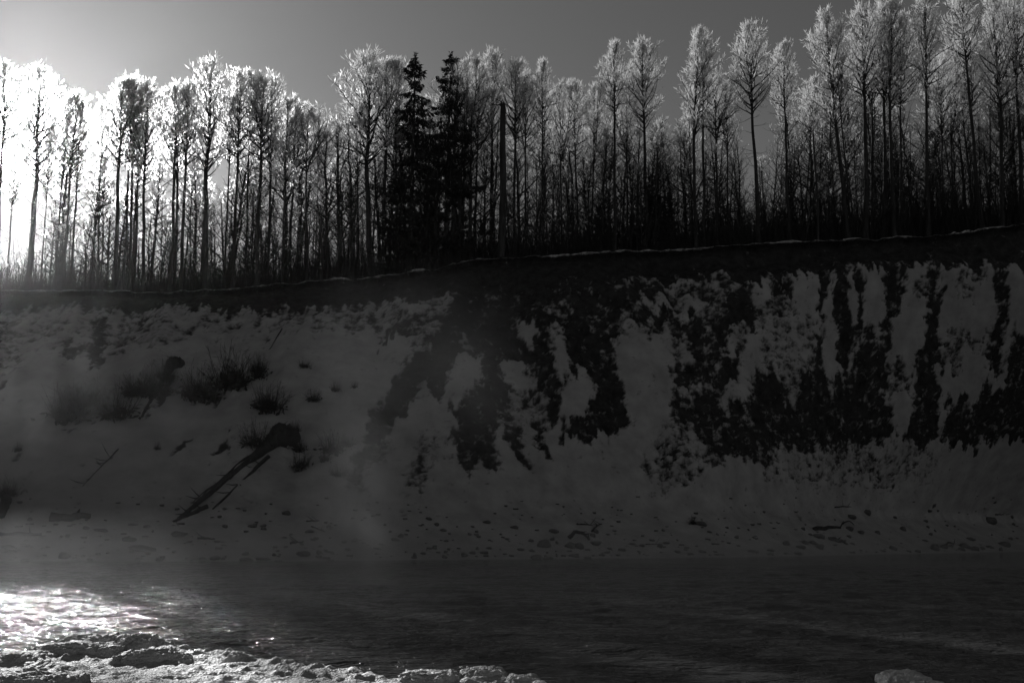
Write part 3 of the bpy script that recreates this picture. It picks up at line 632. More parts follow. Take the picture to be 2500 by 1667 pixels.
def place_tree(kind, ub, ut, vt, off, label, group, name='aspen_tree', wscale=1.0, rscale=1.0, H=TH):
    """foot behind the lip at photo column ub, tip at photo pixel (ut, vt)"""
    y = float(depth_lip(ub)) + .8 + off
    g = at_depth(ub, np.interp(ub, *zip(*LIP)) - 5, y)
    base = np.array([g[0], y, float(plateau_z(g[0], y)) - .1]); top = at_depth(ut, vt, y)
    ax = Vector(top - base); L = ax.length
    o = bpy.data.objects.new(name, None); COL.objects.link(o)
    o.location = base
    q = ax.normalized().to_track_quat('Z', 'Y') @ Quaternion((0, 0, 1), random.uniform(0, 6.28))
    o.rotation_mode = 'QUATERNION'; o.rotation_quaternion = q
    s = L / H; o.scale = (s * wscale, s * wscale, s)
    t = link('trunk', kind[0], o); c = link('crown', kind[1], o)
    if rscale != 1.0: t.scale = (rscale, rscale, 1)
    tag(o, label, 'tree', group)
    return o
EDGE = 'frosted aspens along the top of the bank'
TALL = 'tall slender aspen with white frosted crown in the row along the bank top'
# (foot x, tip x, tip y, crown variant, width, distance behind the lip, trunk thickness, own label)
FRONT = [
 (-60, -40, 160, 2, 1.0, 3, 1, None), (-15, 12, 172, 0, 1.0, 2, 1, None), (20, 40, 330, 3, .9, 6, .8, None),
 (67, 96, 178, 2, 1.05, 0, 1.25, None), (135, 165, 262, 1, .8, 3, .9, None), (158, 186, 238, 0, .95, 1, 1, None), (172, 200, 262, 3, .8, 2, .9, None),
 (100, 128, 300, 1, .8, 6, .8, None), (236, 249, 268, 4, .6, 2, .8, 'thin aspen with sparse narrow crown standing alone in a gap of the row'),
 (280, 298, 222, 5, .95, 0, 1.3, None), (300, 320, 214, 0, .9, 2, 1, None), (315, 327, 214, 1, .9, 1, 1, None), (328, 341, 208, 3, .9, 3, .9, None), (350, 362, 216, 2, .75, 0, 1.2, None),
 (414, 428, 226, 0, .95, 0, 1.3, None), (424, 438, 218, 3, .85, 2, 1, None), (445, 460, 224, 5, .8, 0, 1.3, None), (463, 470, 330, 4, .7, 4, .8, None),
 (505, 518, 166, 2, .95, 0, 1.35, 'tallest aspen with pointed frosted crown among the sunlit trees beside the low gap'),
 (547, 567, 250, 4, .8, 1, 1, None), (567, 588, 196, 1, .9, 0, 1.1, None), (597, 611, 190, 0, .8, 2, .9, None), (628, 642, 204, 5, .9, 0, 1.3, None), (650, 666, 196, 3, .85, 1, 1, None),
 (690, 704, 252, 4, .9, 0, 1, None), (706, 722, 246, 1, .9, 1, 1.1, None), (747, 754, 272, 3, .9, 2, .9, None), (735, 740, 290, 0, .7, 5, .8, None), (772, 776, 330, 1, .7, 5, .8, None),
 (908, 904, 152, 2, 1.25, 1, 1.15, 'broad frosted aspen with wide crown beside the taller pair of spruces'), (940, 944, 168, 5, 1.0, 2, 1.1, None), (974, 966, 160, 0, 1.0, 2, .9, None), (880, 868, 270, 3, .9, 3, .8, None),
 (1130, 1140, 155, 3, .9, 3, 1, None), (1160, 1170, 180, 5, .8, 4, .9, None), (1195, 1203, 142, 0, .9, 5, 1, None), (1258, 1258, 165, 5, .9, 2, 1.1, None), (1285, 1284, 185, 1, .9, 3, .9, None), (1325, 1324, 164, 4, .8, 2, 1, None),
 (1375, 1365, 216, 3, .9, 3, .9, None), (1415, 1400, 210, 0, .9, 4, .9, None), (1440, 1452, 214, 2, .9, 3, .9, None),
 (1500, 1500, 120, 0, .85, 0, 1.3, None), (1528, 1530, 200, 3, .8, 3, .9, None), (1575, 1568, 116, 5, .9, 1, 1.1, None),
 (1701, 1703, 92, 2, .9, 0, 1.15, None), (1716, 1711, 86, 0, .75, 1, 1.2, 'twin stem aspen with tall feathery frosted crown rising clear of its neighbours'),
 (1752, 1750, 196, 3, .9, 3, .9, None), (1780, 1772, 214, 1, .9, 4, .8, None), (1852, 1828, 82, 5, .85, 0, 1.25, 'aspen with separate plume of frost standing apart against the sky'),
 (1929, 1914, 116, 0, .8, 0, 1.25, None), (1960, 1990, 200, 4, .8, 3, .8, None),
 (2070, 2016, 42, 4, .95, 0, 1.15, 'leaning aspen with frosted tuft at its tip over a bare stem'), (2078, 2034, 60, 1, .55, .5, 1, None),
 (2112, 2106, 34, 5, 1.0, 0, 1.25, None), (2125, 2130, 60, 3, .9, 2, .9, None), (2158, 2158, 26, 0, .85, 1, 1.1, None), (2184, 2176, 6, 2, .85, 0, 1.15, None), (2196, 2200, 60, 1, .8, 2, .9, None),
 (2266, 2258, -8, 0, .75, 0, 1.2, None), (2300, 2296, 150, 3, .9, 4, .8, None), (2325, 2318, 120, 2, .9, 5, .8, None), (2398, 2344, -20, 4, .85, 0, 1.2, 'aspen leaning strongly above the snow edge'), (2446, 2422, 4, 2, .8, 0, 1.25, None),
 (2492, 2474, -20, 5, .8, 1, 1.1, None), (2530, 2500, -10, 3, .9, 3, 1, None), (2590, 2560, -20, 0, .9, 2, 1, None), (2380, 2370, 100, 1, .9, 6, .8, None),
]
MARKS = [(236, 'the thin lone aspen'), (505, 'the tallest pointed aspen'), (908, 'the broad aspen'), (1222, 'the broken snag'), (1716, 'the twin stem aspen'), (1852, 'the plume aspen'), (2070, 'the leaning aspen'), (2398, 'the strongly leaning aspen')]
ORD = ['first', 'second', 'third', 'fourth', 'fifth', 'sixth', 'seventh', 'eighth', 'ninth', 'tenth', 'eleventh', 'twelfth', 'thirteenth']
def row_label(ub):
    k = sum(1 for x, _ in MARKS if x < ub)
    if k == 0:
        n_ = sum(1 for f in FRONT if ub < f[0] < MARKS[0][0] and not f[7]); return 'frosted aspen, %s from %s on the sun glare side' % (ORD[n_], MARKS[0][1])
    n_ = sum(1 for f in FRONT if MARKS[k - 1][0] < f[0] < ub and not f[7])
    if k == len(MARKS): return 'frosted aspen, %s beyond %s, away from the snag' % (ORD[n_], MARKS[k - 1][1])
    return 'frosted aspen, %s from %s towards %s' % (ORD[n_], MARKS[k - 1][1], MARKS[k][1])
for ub, ut, vt, k, w, off, rs, lab in FRONT:
    place_tree(ASPEN[k if (int(ub) % 3) else (k + 4) % 9], ub, ut, vt, off, lab or row_label(ub), EDGE, wscale=w, rscale=rs)

# fill: more trees deeper in the stand, no taller than the gaps in the skyline allow
SKYLINE = [(-300, 260), (0, 250), (60, 330), (215, 330), (230, 380), (385, 370), (470, 360), (540, 300), (690, 280), (780, 330), (835, 290), (960, 220), (1050, 240), (1180, 200), (1340, 220), (1440, 230), (1560, 200),
           (1640, 240), (1740, 220), (1800, 250), (1880, 230), (2010, 210), (2080, 130), (2200, 130), (2250, 170), (2330, 130), (2500, 80), (2800, 60)]
rf = random.Random(5)
for i in range(165):
    u = -40 + 2680 * ((i + rf.random()) / 165)
    off = rf.uniform(4, 26) if u > 700 else rf.uniform(2, 9)
    if u < 120 or (u < 720 and (i % 5) > 2): continue
    sk = np.interp(u, *zip(*SKYLINE)) + rf.uniform(0, 1) ** 1.3 * 150 + 10
    right = smooth(900, 1300, u) + .25
    if rf.random() < .62 * right:
        kd = rf.choice(BARE); lab = 'bare dark tree with bristling twigs deep in the forest shade'; gp = 'bare trees inside the forest'; sk += 70
    else:
        kd = rf.choice(DIM); lab = 'slim tree with thinly frosted crown deeper in the stand'; gp = 'thinly frosted trees inside the forest'
    place_tree(kd, u, u + rf.gauss(0, 24) + (1250 - u) * .015, sk, off, lab, gp, wscale=rf.uniform(.85, 1.5), rscale=rf.uniform(.9, 1.3))
for i in range(120):
    u = 110 + 2490 * ((i + rf.random()) / 120) ** .85
    off = rf.uniform(.3, 10)
    lp = np.interp(u, *zip(*LIP)); hpx = rf.uniform(120, 300) if u > 600 else rf.uniform(80, 210)
    place_tree(rf.choice(SAPL), u, u + rf.gauss(0, 12), lp - hpx, off, 'thin leafless sapling in the understorey between the tall trunks', 'saplings in the understorey', name='young_tree', wscale=rf.uniform(.8, 1.5), rscale=rf.uniform(.8, 1.4))

for i in range(78):
    u = -30 + 780 * ((i + rf.random()) / 78)
    place_tree(rf.choice(SAPL), u, u + rf.gauss(0, 10), np.interp(u, *zip(*LIP)) - (rf.uniform(60, 250) if u > 110 else rf.uniform(50, 130)), rf.uniform(3, 16), 'slender sapling with fine bare twigs against the bright sky gaps', 'saplings against the sun glow', name='young_tree', wscale=rf.uniform(.9, 1.7), rscale=rf.uniform(.8, 1.3))
# darker, bushier bare trees in the shade beside the spruces
for (ub, ut, vt, w) in [(800, 796, 330, 1.2), (830, 822, 305, 1.3), (858, 850, 300, 1.2), (1040, 1050, 300, 1.2), (1085, 1120, 190, 1.2), (1120, 1135, 240, 1.1), (1150, 1150, 260, 1.1), (1062, 1078, 260, 1.0), (1100, 1118, 160, 1.1), (985, 975, 330, 1.1), (1025, 1030, 400, 1.2), (1470, 1480, 330, 1.3), (1555, 1560, 320, 1.3), (1600, 1605, 330, 1.2)]:
    place_tree(BARE[int(ub) % 3], ub, ut, vt, 1.5, 'bushy bare tree with dense dark twigs at the front of the stand', 'bushy bare trees at the bank edge', wscale=w, rscale=1.3)

# ---- spruces
def make_spruce(seed, H=TH, wid=3.0, nwh=34):
    rg = np.random.default_rng(seed)
    tp, tr = curved_trunk(seed, r0=.24, r1=.02, wob=.05)
    tb = MB(); tb.tube(tp, tr, 8, 0); trunk = tb.mesh('trunk', [M_BARK], True)
    cb = MB(); C = []; D = []; Lg = []; Wd = []
    for i in range(nwh):
        f = .10 + .89 * (i + .5 * rg.random()) / nwh
        for j in range(rg.integers(4, 7)):
            if rg.random() < .2: continue
            az = rg.uniform(0, 6.28); L = (wid * (1 - f) ** .72 * rg.uniform(.4, 1.15)) + .12
            z0 = f * TH + rg.uniform(-.2, .2)
            dr = np.array([math.cos(az), math.sin(az), 0])
            s = np.linspace(0, 1, 6); droop = -.28 * L * s + .22 * L * s ** 3 + (.35 * s * L if f > .85 else 0)
            pts = np.array([0, 0, z0]) + dr * (L * s)[:, None] + np.array([0, 0, 1]) * droop[:, None]
            cb.tube(pts, np.linspace(.03, .006, 6), 3, 0)
            nn = int(36 * L) + 10
            q = rg.uniform(.12, 1, nn); b = np.stack([np.interp(q * 5, range(6), pts[:, k]) for k in range(3)], -1)
            sd = np.cross(dr, [0, 0, 1])
            off = rg.normal(0, .20, nn) * (1.15 - q) * min(1.4, L)
            b = b + sd * off[:, None]
            C.append(b); D.append(unit(dr * rg.uniform(.1, .7, nn)[:, None] + sd * (np.sign(off) * rg.uniform(0, .5, nn))[:, None] + np.array([0, 0, -1]) * rg.uniform(.0, .9, nn)[:, None]))
            Lg.append(rg.uniform(.22, .5, nn)); Wd.append(rg.uniform(.10, .2, nn))
    n = 140; f = rg.uniform(.93, 1.005, n)
    C.append(np.stack([rg.normal(0, .05, n), rg.normal(0, .05, n), f * TH], -1)); D.append(unit(rg.normal(0, .6, (n, 3)) + [0, 0, .5])); Lg.append(rg.uniform(.15, .35, n)); Wd.append(np.full(n, .09))
    cb.cards(np.vstack(C), np.vstack(D), np.concatenate(Lg), np.concatenate(Wd), 1)
    return trunk, cb.mesh('crown', [M_BARK, M_SPRUCE])
sp1 = make_spruce(301, wid=4.6); sp2 = make_spruce(302, wid=4.2, nwh=26)
place_tree(sp1, 1002, 1014, 134, .8, 'tall dark spruce with clean pointed top beside the broad frosted aspen', 'spruces', 'spruce_tree')
place_tree(sp2, 1088, 1101, 132, 2.2, 'dark spruce half hidden by bare twigs between its twin and the snag', 'spruces', 'spruce_tree')
for ub, vt in [(965, 420), (1050, 450), (1590, 420), (1630, 470), (1460, 500)]:
    place_tree(sp2 if ub % 2 else sp1, ub, ub + 4, vt, 3, 'small shaded spruce growing among the trunks', 'small understorey spruces', 'spruce_tree', wscale=1.3)

# ---- broken snag
def snag(ub, vb, ut, vt, r, label, branch=True):
    y = float(depth_lip(ub)) + .9
    g = at_depth(ub, np.interp(ub, *zip(*LIP)) - 4, y); base = np.array([g[0], y, float(plateau_z(g[0], y)) - .1]); top = at_depth(ut, vt, y)
    o = bpy.data.objects.new('dead_snag', None); COL.objects.link(o); o.location = base
    n = 16; s = np.linspace(0, 1, n)[:, None]; pts = (top - base) * s; pts[:, 0] += .12 * np.sin(s[:, 0] * 5)
    rad = np.linspace(r * 1.15, r * .78, n)
    b = MB(); b.tube(pts, rad, 12, 0, bump=.07)
    e = pts[-1]
    for k in range(9):                                    # splintered break
        a = k * .7; c = e + np.array([math.cos(a), math.sin(a), 0]) * r * .5
        b.tube([c - [0, 0, .4], c + [0, 0, random.uniform(.05, .5)], c + [random.uniform(-.05, .05), 0, random.uniform(.5, .8) * (1 if k % 3 else .4)]], [r * .3, r * .2, .01], 4, 0)
    link('trunk', b.mesh('trunk', [M_DEADWOOD], True), o)
    if branch:
        b = MB(); q = at_depth(ut - 28, vt - 6, y) - base
        b.tube([e + [0, 0, -.1], e + [-.35, -.05, .25], (e + q) / 2 + [-.1, 0, .1], q], [.13, .10, .08, .04], 6, 0)
        b.tube([e + [-.35, -.05, .25], e + [-.1, 0, .8], e + [-.05, 0, 1.1]], [.07, .05, .02], 5, 0)
        link('broken_branch', b.mesh('broken_branch', [M_DEADWOOD], True), o)
    for k in range(5):
        b = MB(); f = random.uniform(.35, .9); p = (top - base) * f; a = random.uniform(-1.4, 1.4)
        d = unit([math.sin(a), -math.cos(a) * .5, .2]); b.tube([p, p + d * (r + .15), p + d * (r + .4) + [0, 0, .05]], [.05, .04, .02], 4, 0)
        link('branch_stub', b.mesh('branch_stub', [M_DEADWOOD], True), o)
    tag(o, label, 'dead tree')
snag(1222, 618, 1231, 262, .38, 'thick broken dead trunk with a snapped crooked branch at its top')
snag(783, 686, 787, 548, .15, 'short broken dead stem standing at the bank edge among thin saplings', False)
snag(1996, 590, 1988, 330, .13, 'slim branchless broken stem rising out of the dark undergrowth', False)
snag(748, 690, 750, 470, .13, 'tall thin broken pole trunk near the short broken stem', False)

# ---- undergrowth: a mass of thin stems nobody could count
n = 34000
ux = RNG.uniform(-74, 74, n); uo = RNG.uniform(.15, 22, n) ** 1.0
uy = np.interp(ux, GX, lip_y) + uo; uz = plateau_z(ux, uy) - .05
hh = RNG.gamma(2.6, .75, n) * (0.45 + 1.1 * vnoise(ux * .3, uy * .2, seed=141)) * (.9 + .45 * smooth(-30, 10, ux)) + uo * .24 * (.35 + .65 * smooth(-48, -40, ux))
lean = RNG.normal(0, .16, (n, 2))
b0 = np.stack([ux, uy, uz], -1)
b = MB()
tip = b0 + np.stack([lean[:, 0] * hh, lean[:, 1] * hh, hh], -1)
D_ = unit(tip - b0); b.cards(b0, D_, np.linalg.norm(tip - b0, axis=1), RNG.uniform(.05, .10, n), 0)
for k in range(3):
    q = RNG.uniform(.3, .9, n)[:, None]; sidev = unit(D_ + RNG.normal(0, .5, (n, 3))); b.cards(b0 + (tip - b0) * q, sidev, hh * RNG.uniform(.15, .4, n), .045, 0)
tag(link('undergrowth', b.mesh('undergrowth', [M_TWIG])), 'dense dark thicket of bare stems along the forest edge', 'undergrowth', kind='stuff')

# ================================================================ SHRUBS on the slope
def make_shrub(seed, nst=60, h=1.0):
    rg = np.random.default_rng(seed); b = MB(); C = []; D = []; L = []
    for i in range(nst):
        az = rg.uniform(0, 6.28); sp = abs(rg.normal(0, .5)); p = np.array([math.cos(az), math.sin(az), 0]) * rg.uniform(0, .22) - [0, 0, .08]
        d = unit([math.cos(az) * sp, math.sin(az) * sp, 1]); l = h * (1.05 - .35 * sp) * rg.uniform(.3, 1.0)
        m = p + d * l * .5 + rg.normal(0, .03, 3); e = p + d * l + rg.normal(0, .06, 3)
        b.tube([p, m, e], [.009, .006, .002], 3, 0)
        for k in range(7):
            q = rg.uniform(.2, 1); c = p + (e - p) * q; C.append(c); D.append(unit(d + rg.normal(0, .6, 3))); L.append(rg.uniform(.08, .3) * h)
    b.cards(np.array(C), np.array(D), np.array(L), .009, 0)
    tw = b.mesh('twigs', [M_TWIG])
    b = MB(); nn = 160; C = rg.normal(0, .17, (nn, 3)) * [1, 1, .45] + [0, 0, .08]
    b.cards(C, unit(rg.normal(0, 1, (nn, 3))), rg.uniform(.1, .22, nn), rg.uniform(.04, .09, nn), 0)
    return tw, b.mesh('leaf_litter', [M_ROOT])
SHR = [make_shrub(401 + i) for i in range(4)]
SHL = {0: 'low leafless shrub poking out of the snow slope'}
def shrub(P, h_px, label=None, w=1.0, name='shrub'):
    p = on_slope(*P); h = h_px * p[1] / F
    o = bpy.data.objects.new(name, None); COL.objects.link(o); o.location = p - np.array([0, 0, .05]); k = random.randrange(4)
    o.scale = (h * w, h * w, h); o.rotation_euler = (0, 0, random.uniform(0, 6.28))
    link('twigs', SHR[k][0], o); tag(link('leaf_litter', SHR[k][1], o), kind='stuff')
    tag(o, label or SHL[0], 'shrub', 'leafless shrubs on the snow slope')
def z5(x, y): return (x * .408, 680 + y * .408)
def z6(x, y): return (620 + x * .408, 640 + y * .408)
for (x, y, h, w) in [(420, 850, 250, 1.2), (520, 760, 180, 1.3), (360, 840, 160, 1.0), (700, 830, 230, 1.1), (850, 700, 200, 1.3), (800, 700, 150, 1.2), (940, 690, 190, 1.2), (990, 610, 150, 1.0), (1210, 730, 250, 1.1), (1170, 720, 150, 1.2),
                     (1250, 720, 140, 1.1), (1370, 650, 280, 1.0), (1410, 640, 200, 1.0), (1540, 590, 130, 1.0), (940, 1025, 60, .8), (1520, 1000, 170, 1.2), (50, 1300, 130, 1.1), (15, 1310, 100, 1.1), (110, 1030, 60, 1.0)]:
    shrub(z5(x, y), h * .408 * 1.1, w=w)
for (x, y, h, w) in [(100, 890, 200, 1.2), (60, 880, 140, 1.1), (25, 660, 130, .9), (300, 630, 60, 1.4), (360, 830, 90, 1.3), (490, 770, 70, 1.1), (470, 1140, 150, 1.1), (540, 1100, 90, 1.4), (430, 1190, 90, .9), (490, 1270, 80, 1.4), (280, 1240, 130, 1.2), (270, 1130, 100, 1.2), (250, 1010, 80, 1.1), (600, 750, 50, 1.0)]:
    shrub(z6(x, y), h * .408 * 1.1, w=w)
shrub(on_pix := (1200 + 1645 * B, 1200 + 262 * B), 26, 'tiny bush beside a dark rock at the foot of the slope', .9)

# ================================================================ FALLEN TREES
def fallen(u0, v0, u1, v1, r0, r1, label, plate=0, roots=0, name='fallen_tree', branches=4, lift=.25, strands=0):
    a = on_slope(u0, v0); c = on_slope(u1, v1)
    o = bpy.data.objects.new(name, None); COL.objects.link(o); o.location = a
    n = 14; pts = []
    for k in range(n):
        s = k / (n - 1); q = on_slope(u0 + (u1 - u0) * s, v0 + (v1 - v0) * s); ln = a + (c - a) * s
        pts.append(q * .35 + ln * .65 - a + np.array([0, -lift, lift]) * (r0 + (r1 - r0) * s) * 1.2)
    pts = np.array(pts); rad = np.linspace(r0, r1, n)
    if plate: rad = rad * (1 + 1.1 * np.exp(-np.arange(n) / 1.6))
    b = MB(); b.tube(pts, rad, 12, 0, cap=True, bump=.12); link('trunk', b.mesh('trunk', [M_DEADWOOD], True), o)
    ax = unit(pts[-1] - pts[0]); sv = unit(np.cross(ax, [0, -.7, .7]))
    for k in range(strands):
        b = MB(); i0 = random.randrange(0, 4); i1 = random.randrange(8, n); sg = pts[i0:i1].copy(); m_ = len(sg)
        sg += sv * np.linspace(r0 * random.uniform(-1.5, 1.5), r0 * random.uniform(-.9, .9), m_)[:, None] + np.array([0, -.1, .08]) + RNG.normal(0, .04, sg.shape)
        b.tube(sg, np.linspace(r0 * random.uniform(.25, .5), .03, m_), 7, 0, bump=.2); link('split_strand', b.mesh('split_strand', [M_DEADWOOD], True), o)
    for k in range(branches):
        b = MB(); s = random.randrange(2, n - 1); d = unit(ax * .6 + np.array([random.uniform(-.8, .8), -.3, random.uniform(-.2, .9)])); l = random.uniform(.5, 1.6)
        b.tube([pts[s], pts[s] + d * l * .5, pts[s] + d * l + [0, 0, .15]], [rad[s] * .3, .04, .012], 4, 0); link('branch', b.mesh('branch', [M_DEADWOOD], True), o)
    if plate:
        th, ph = np.meshgrid(np.linspace(0, 2 * np.pi, 28, endpoint=False), np.linspace(-np.pi / 2, np.pi / 2, 16))
        x, y, z = np.cos(th) * np.cos(ph), np.sin(th) * np.cos(ph), np.sin(ph)
        k = 1 + 1.3 * (fbm(x * 2.6 + 3, y * 2.2, z * 2.2, seed=151) - .5)
        V = np.stack([x * k * plate * 1.1, y * k * plate * .75, z * k * plate * 1.0], -1).reshape(-1, 3) + pts[0] + [.25, .2, -.1]
        Q = [(i * 28 + j, i * 28 + (j + 1) % 28, (i + 1) * 28 + (j + 1) % 28, (i + 1) * 28 + j) for i in range(15) for j in range(28)]
        link('root_plate', np_mesh('root_plate', V, Q, [M_ROOT], smooth_shade=True), o)
        for k in range(roots):
            b = MB(); az = random.uniform(0, 6.28); d = unit([math.cos(az), -.35, math.sin(az)]); p = pts[0] + np.array([.25, .1, -.1]) + d * plate * .62; e = p + d * random.uniform(.3, .75)
            b.tube([p, (p + e) / 2 + RNG.normal(0, .1, 3), e + RNG.normal(0, .15, 3)], [.09, .05, .012], 5, 0); link('root', b.mesh('root', [M_ROOT], True), o)
    tag(o, label, 'fallen tree')
R9 = lambda x, y: (400 + x * .1913, 1000 + y * .1913)
fallen(*R9(1450, 380), *R9(190, 1400), .34, .12, 'great fallen trunk lying down the snow slope below its dark root plate', plate=1.3, roots=22, branches=9, lift=.2, strands=6)
fallen(*R9(1330, 600), *R9(640, 1270), .17, .06, 'thinner log lying alongside the great fallen trunk', branches=7, name='fallen_log')
fallen(*R9(560, 1235), *R9(130, 1430), .17, .09, 'broken log end resting against the tip of the great trunk', branches=3, name='fallen_log')
fallen(*z5(1035, 515), *z5(848, 825), .30, .10, 'short slumped stump and log among shrubs high on the snow slope', plate=.7, roots=7, branches=3)
fallen(*z5(705, 1020), *z5(490, 1240), .05, .02, 'thin forked branch lying on open snow', branches=8, name='fallen_branch')
fallen(*z5(45, 1330), *z5(5, 1430), .35, .22, 'stub of log sticking out below a small shrub', branches=1, name='fallen_log')
fallen(*z6(1430, 600), *z6(1330, 760), .05, .03, 'pale thin stick lying in the bare gully', branches=1, name='fallen_branch')
fallen(*z6(170, 400), *z6(95, 525), .06, .03, 'thin pole sliding down below the dark cut bank', branches=1, name='fallen_branch')

# ================================================================ BOULDERS and driftwood on the shore
def rock_mesh(seed, flat=.6):
    th, ph = np.meshgrid(np.linspace(0, 2 * np.pi, 14, endpoint=False), np.linspace(-np.pi / 2, np.pi / 2, 9))
    x, y, z = np.cos(th) * np.cos(ph), np.sin(th) * np.cos(ph), np.sin(ph)
    rg = np.random.default_rng(seed)
    k = 1 + .8 * (fbm(x * 1.1 + seed, y * 1.1, z * 1.1, seed=seed, octv=3) - .5)
    P = np.stack([x * k, y * k, z * k], -1).reshape(-1, 3)
    for _ in range(7):                                     # chop facets
        nrm = unit(rg.normal(size=3)); dlim = rg.uniform(.55, .85); d = P @ nrm; P -= np.clip(d - dlim, 0, None)[:, None] * nrm
    P[:, 2] *= flat
    Q = [(i * 14 + j, i * 14 + (j + 1) % 14, (i + 1) * 14 + (j + 1) % 14, (i + 1) * 14 + j) for i in range(8) for j in range(14)]
    return np_mesh('boulder', P, Q, [M_ROCK])
ROCKS = [rock_mesh(501 + i, f) for i, f in enumerate([1, .9, 1, .8, 1, .95, .85, 1])]
Rb1 = [(60,450,80,45),(690,290,60,30),(825,315,100,30),(550,350,40,35),(1085,270,90,20),(1190,275,60,30),(1055,385,110,40),(1465,345,110,45),(1170,460,210,50),(510,525,90,60),(210,555,80,30),(675,522,40,20),(1135,555,60,25),(1310,550,70,30),(1660,550,60,30),(1765,540,80,35),(2010,550,90,35),(2150,553,110,28),(2280,562,80,18),(2010,497,60,30),(2245,508,30,30),(1840,275,45,30),(1800,200,35,22),(2060,280,70,30),(2145,272,60,22),(600,535,30,22),(235,230,40,30),(80,560,40,15),(130,480,50,20),(390,457,40,15),(1730,210,30,12),(500,368,24,18),(685,410,22,20),(260,445,30,16),(1820,435,24,14),(215,398,40,22),(1250,325,20,28),(730,555,60,18),(1580,560,50,16)]
Rb2 = [(335,170,60,45),(520,320,70,35),(690,290,45,30),(470,500,110,50),(595,490,55,35),(705,500,35,30),(840,475,45,22),(890,400,55,25),(800,412,50,22),(965,418,40,22),(1265,355,40,40),(1215,385,70,25),(1495,218,50,30),(1570,268,40,30),(1615,312,55,30),(1970,247,55,30),(2190,285,55,30),(1830,345,35,25),(1640,398,40,22),(1390,522,30,45),(1460,500,45,25),(1545,460,35,30),(1635,528,50,30),(1785,510,60,35),(1860,500,50,30),(1960,497,70,28),(1990,455,45,22),(2260,470,50,25),(2135,385,45,22),(2340,395,30,30),(1075,465,60,20),(600,530,50,25),(690,555,60,15),(1675,345,25,20),(1890,325,25,20),(2095,343,25,18),(1900,460,22,30),(320,378,45,18),(375,355,26,14)]
Rb3 = [(505,318,75,40),(435,418,110,85),(650,430,75,65),(710,440,70,60),(830,352,45,38),(865,415,95,40),(330,393,45,28),(240,470,45,25),(335,482,50,20),(370,533,85,45),(470,540,80,25),(680,525,70,30),(785,537,60,25),(895,517,55,22),(780,476,45,20),(970,458,40,20),(1075,470,60,35),(1145,423,55,20),(1230,436,50,32),(1380,440,45,45),(1425,415,60,22),(950,495,45,18),(1710,252,95,40),(1785,328,40,20),(1410,312,28,22),(1855,343,25,22),(2010,370,40,28),(1525,487,50,25),(1630,500,55,20),(1730,482,58,26),(1835,488,35,20),(1605,455,50,18),(2140,490,80,22),(2280,475,60,22),(2280,512,70,22),(1855,425,38,14),(1930,288,30,18),(2020,293,30,14),(2100,310,18,18),(2150,375,35,18),(540,410,30,30),(500,385,40,30),(1525,390,20,18),(640,480,45,14),(955,350,30,18),(850,325,40,40)]
Rb4 = [(405,420,50,45),(520,452,75,32),(560,410,60,42),(620,412,65,40),(680,445,72,55),(505,505,60,25),(660,358,85,40),(700,365,50,35),(945,425,40,20),(540,302,35,30),(595,350,28,22),(935,200,85,32),(1062,165,65,45),(1295,210,36,28),(1010,328,60,28),(1153,330,50,35),(1365,298,50,48),(915,295,85,38),(920,363,42,28),(1283,460,65,45),(1625,455,70,65),(1690,450,70,35),(1610,108,60,35),(1570,150,55,22),(1640,152,32,20),(1545,240,35,20),(1563,285,30,22),(1585,345,38,28),(1548,397,55,20),(1910,382,80,28),(1870,440,85,50),(1945,465,70,40),(2070,225,110,55),(2195,425,90,45),(2240,380,35,24),(2070,450,60,30),(2160,470,25,40),(2010,460,40,25),(2265,260,28,28),(1480,482,50,30),(1410,485,40,20),(1195,482,50,18),(1745,440,60,20),(1840,468,60,35),(2245,198,35,24),(2105,82,35,24),(220,165,30,16),(130,375,35,18),(1625,315,18,25),(1720,275,28,18),(1780,280,20,18),(800,228,20,14)]
LBL = {0: ('small dark stone dotting the snowy shore', 'small stones on the snowy shore'), 1: ('dark boulder half buried in the snowy shore', 'boulders on the snowy shore'), 2: ('broad flat dark slab lying on the snowy shore', 'flat slabs on the snowy shore')}
OWN = {(2, 1): 'biggest rounded boulder in the cluster of rocks beside arched driftwood', (3, 32): 'large bean shaped dark boulder alone high on the snowy shore', (3, 20): 'tall blocky boulder at the water edge beside flat stones', (0, 8): 'widest low boulder near the water below the great fallen trunk'}
for gi, (ox, lst) in enumerate([(0, Rb1), (600, Rb2), (1200, Rb3), (1800, Rb4)]):
    for ri, (x, y, w, h) in enumerate(lst):
        p = on_slope(ox + x * B, 1200 + (y + h * .4) * B); s = p[1] / F
        o = link('boulder', random.choice(ROCKS)); rw = w * B * s * .62; rh = h * B * s * .72
        o.location = p + np.array([0, rw * .3, rh * .25]); o.scale = (rw, rw * random.uniform(.7, 1.0), rh); o.rotation_euler = (random.uniform(-.1, .1), random.uniform(-.12, .12), random.choice([0, math.pi]) + random.uniform(-.3, .3))
        c = 2 if w / h > 2.6 and w > 60 else (1 if w > 44 else 0)
        lab, gp = LBL[c]
        if (gi, ri) in OWN: lab = OWN[(gi, ri)]
        tag(o, lab, 'rock', gp)
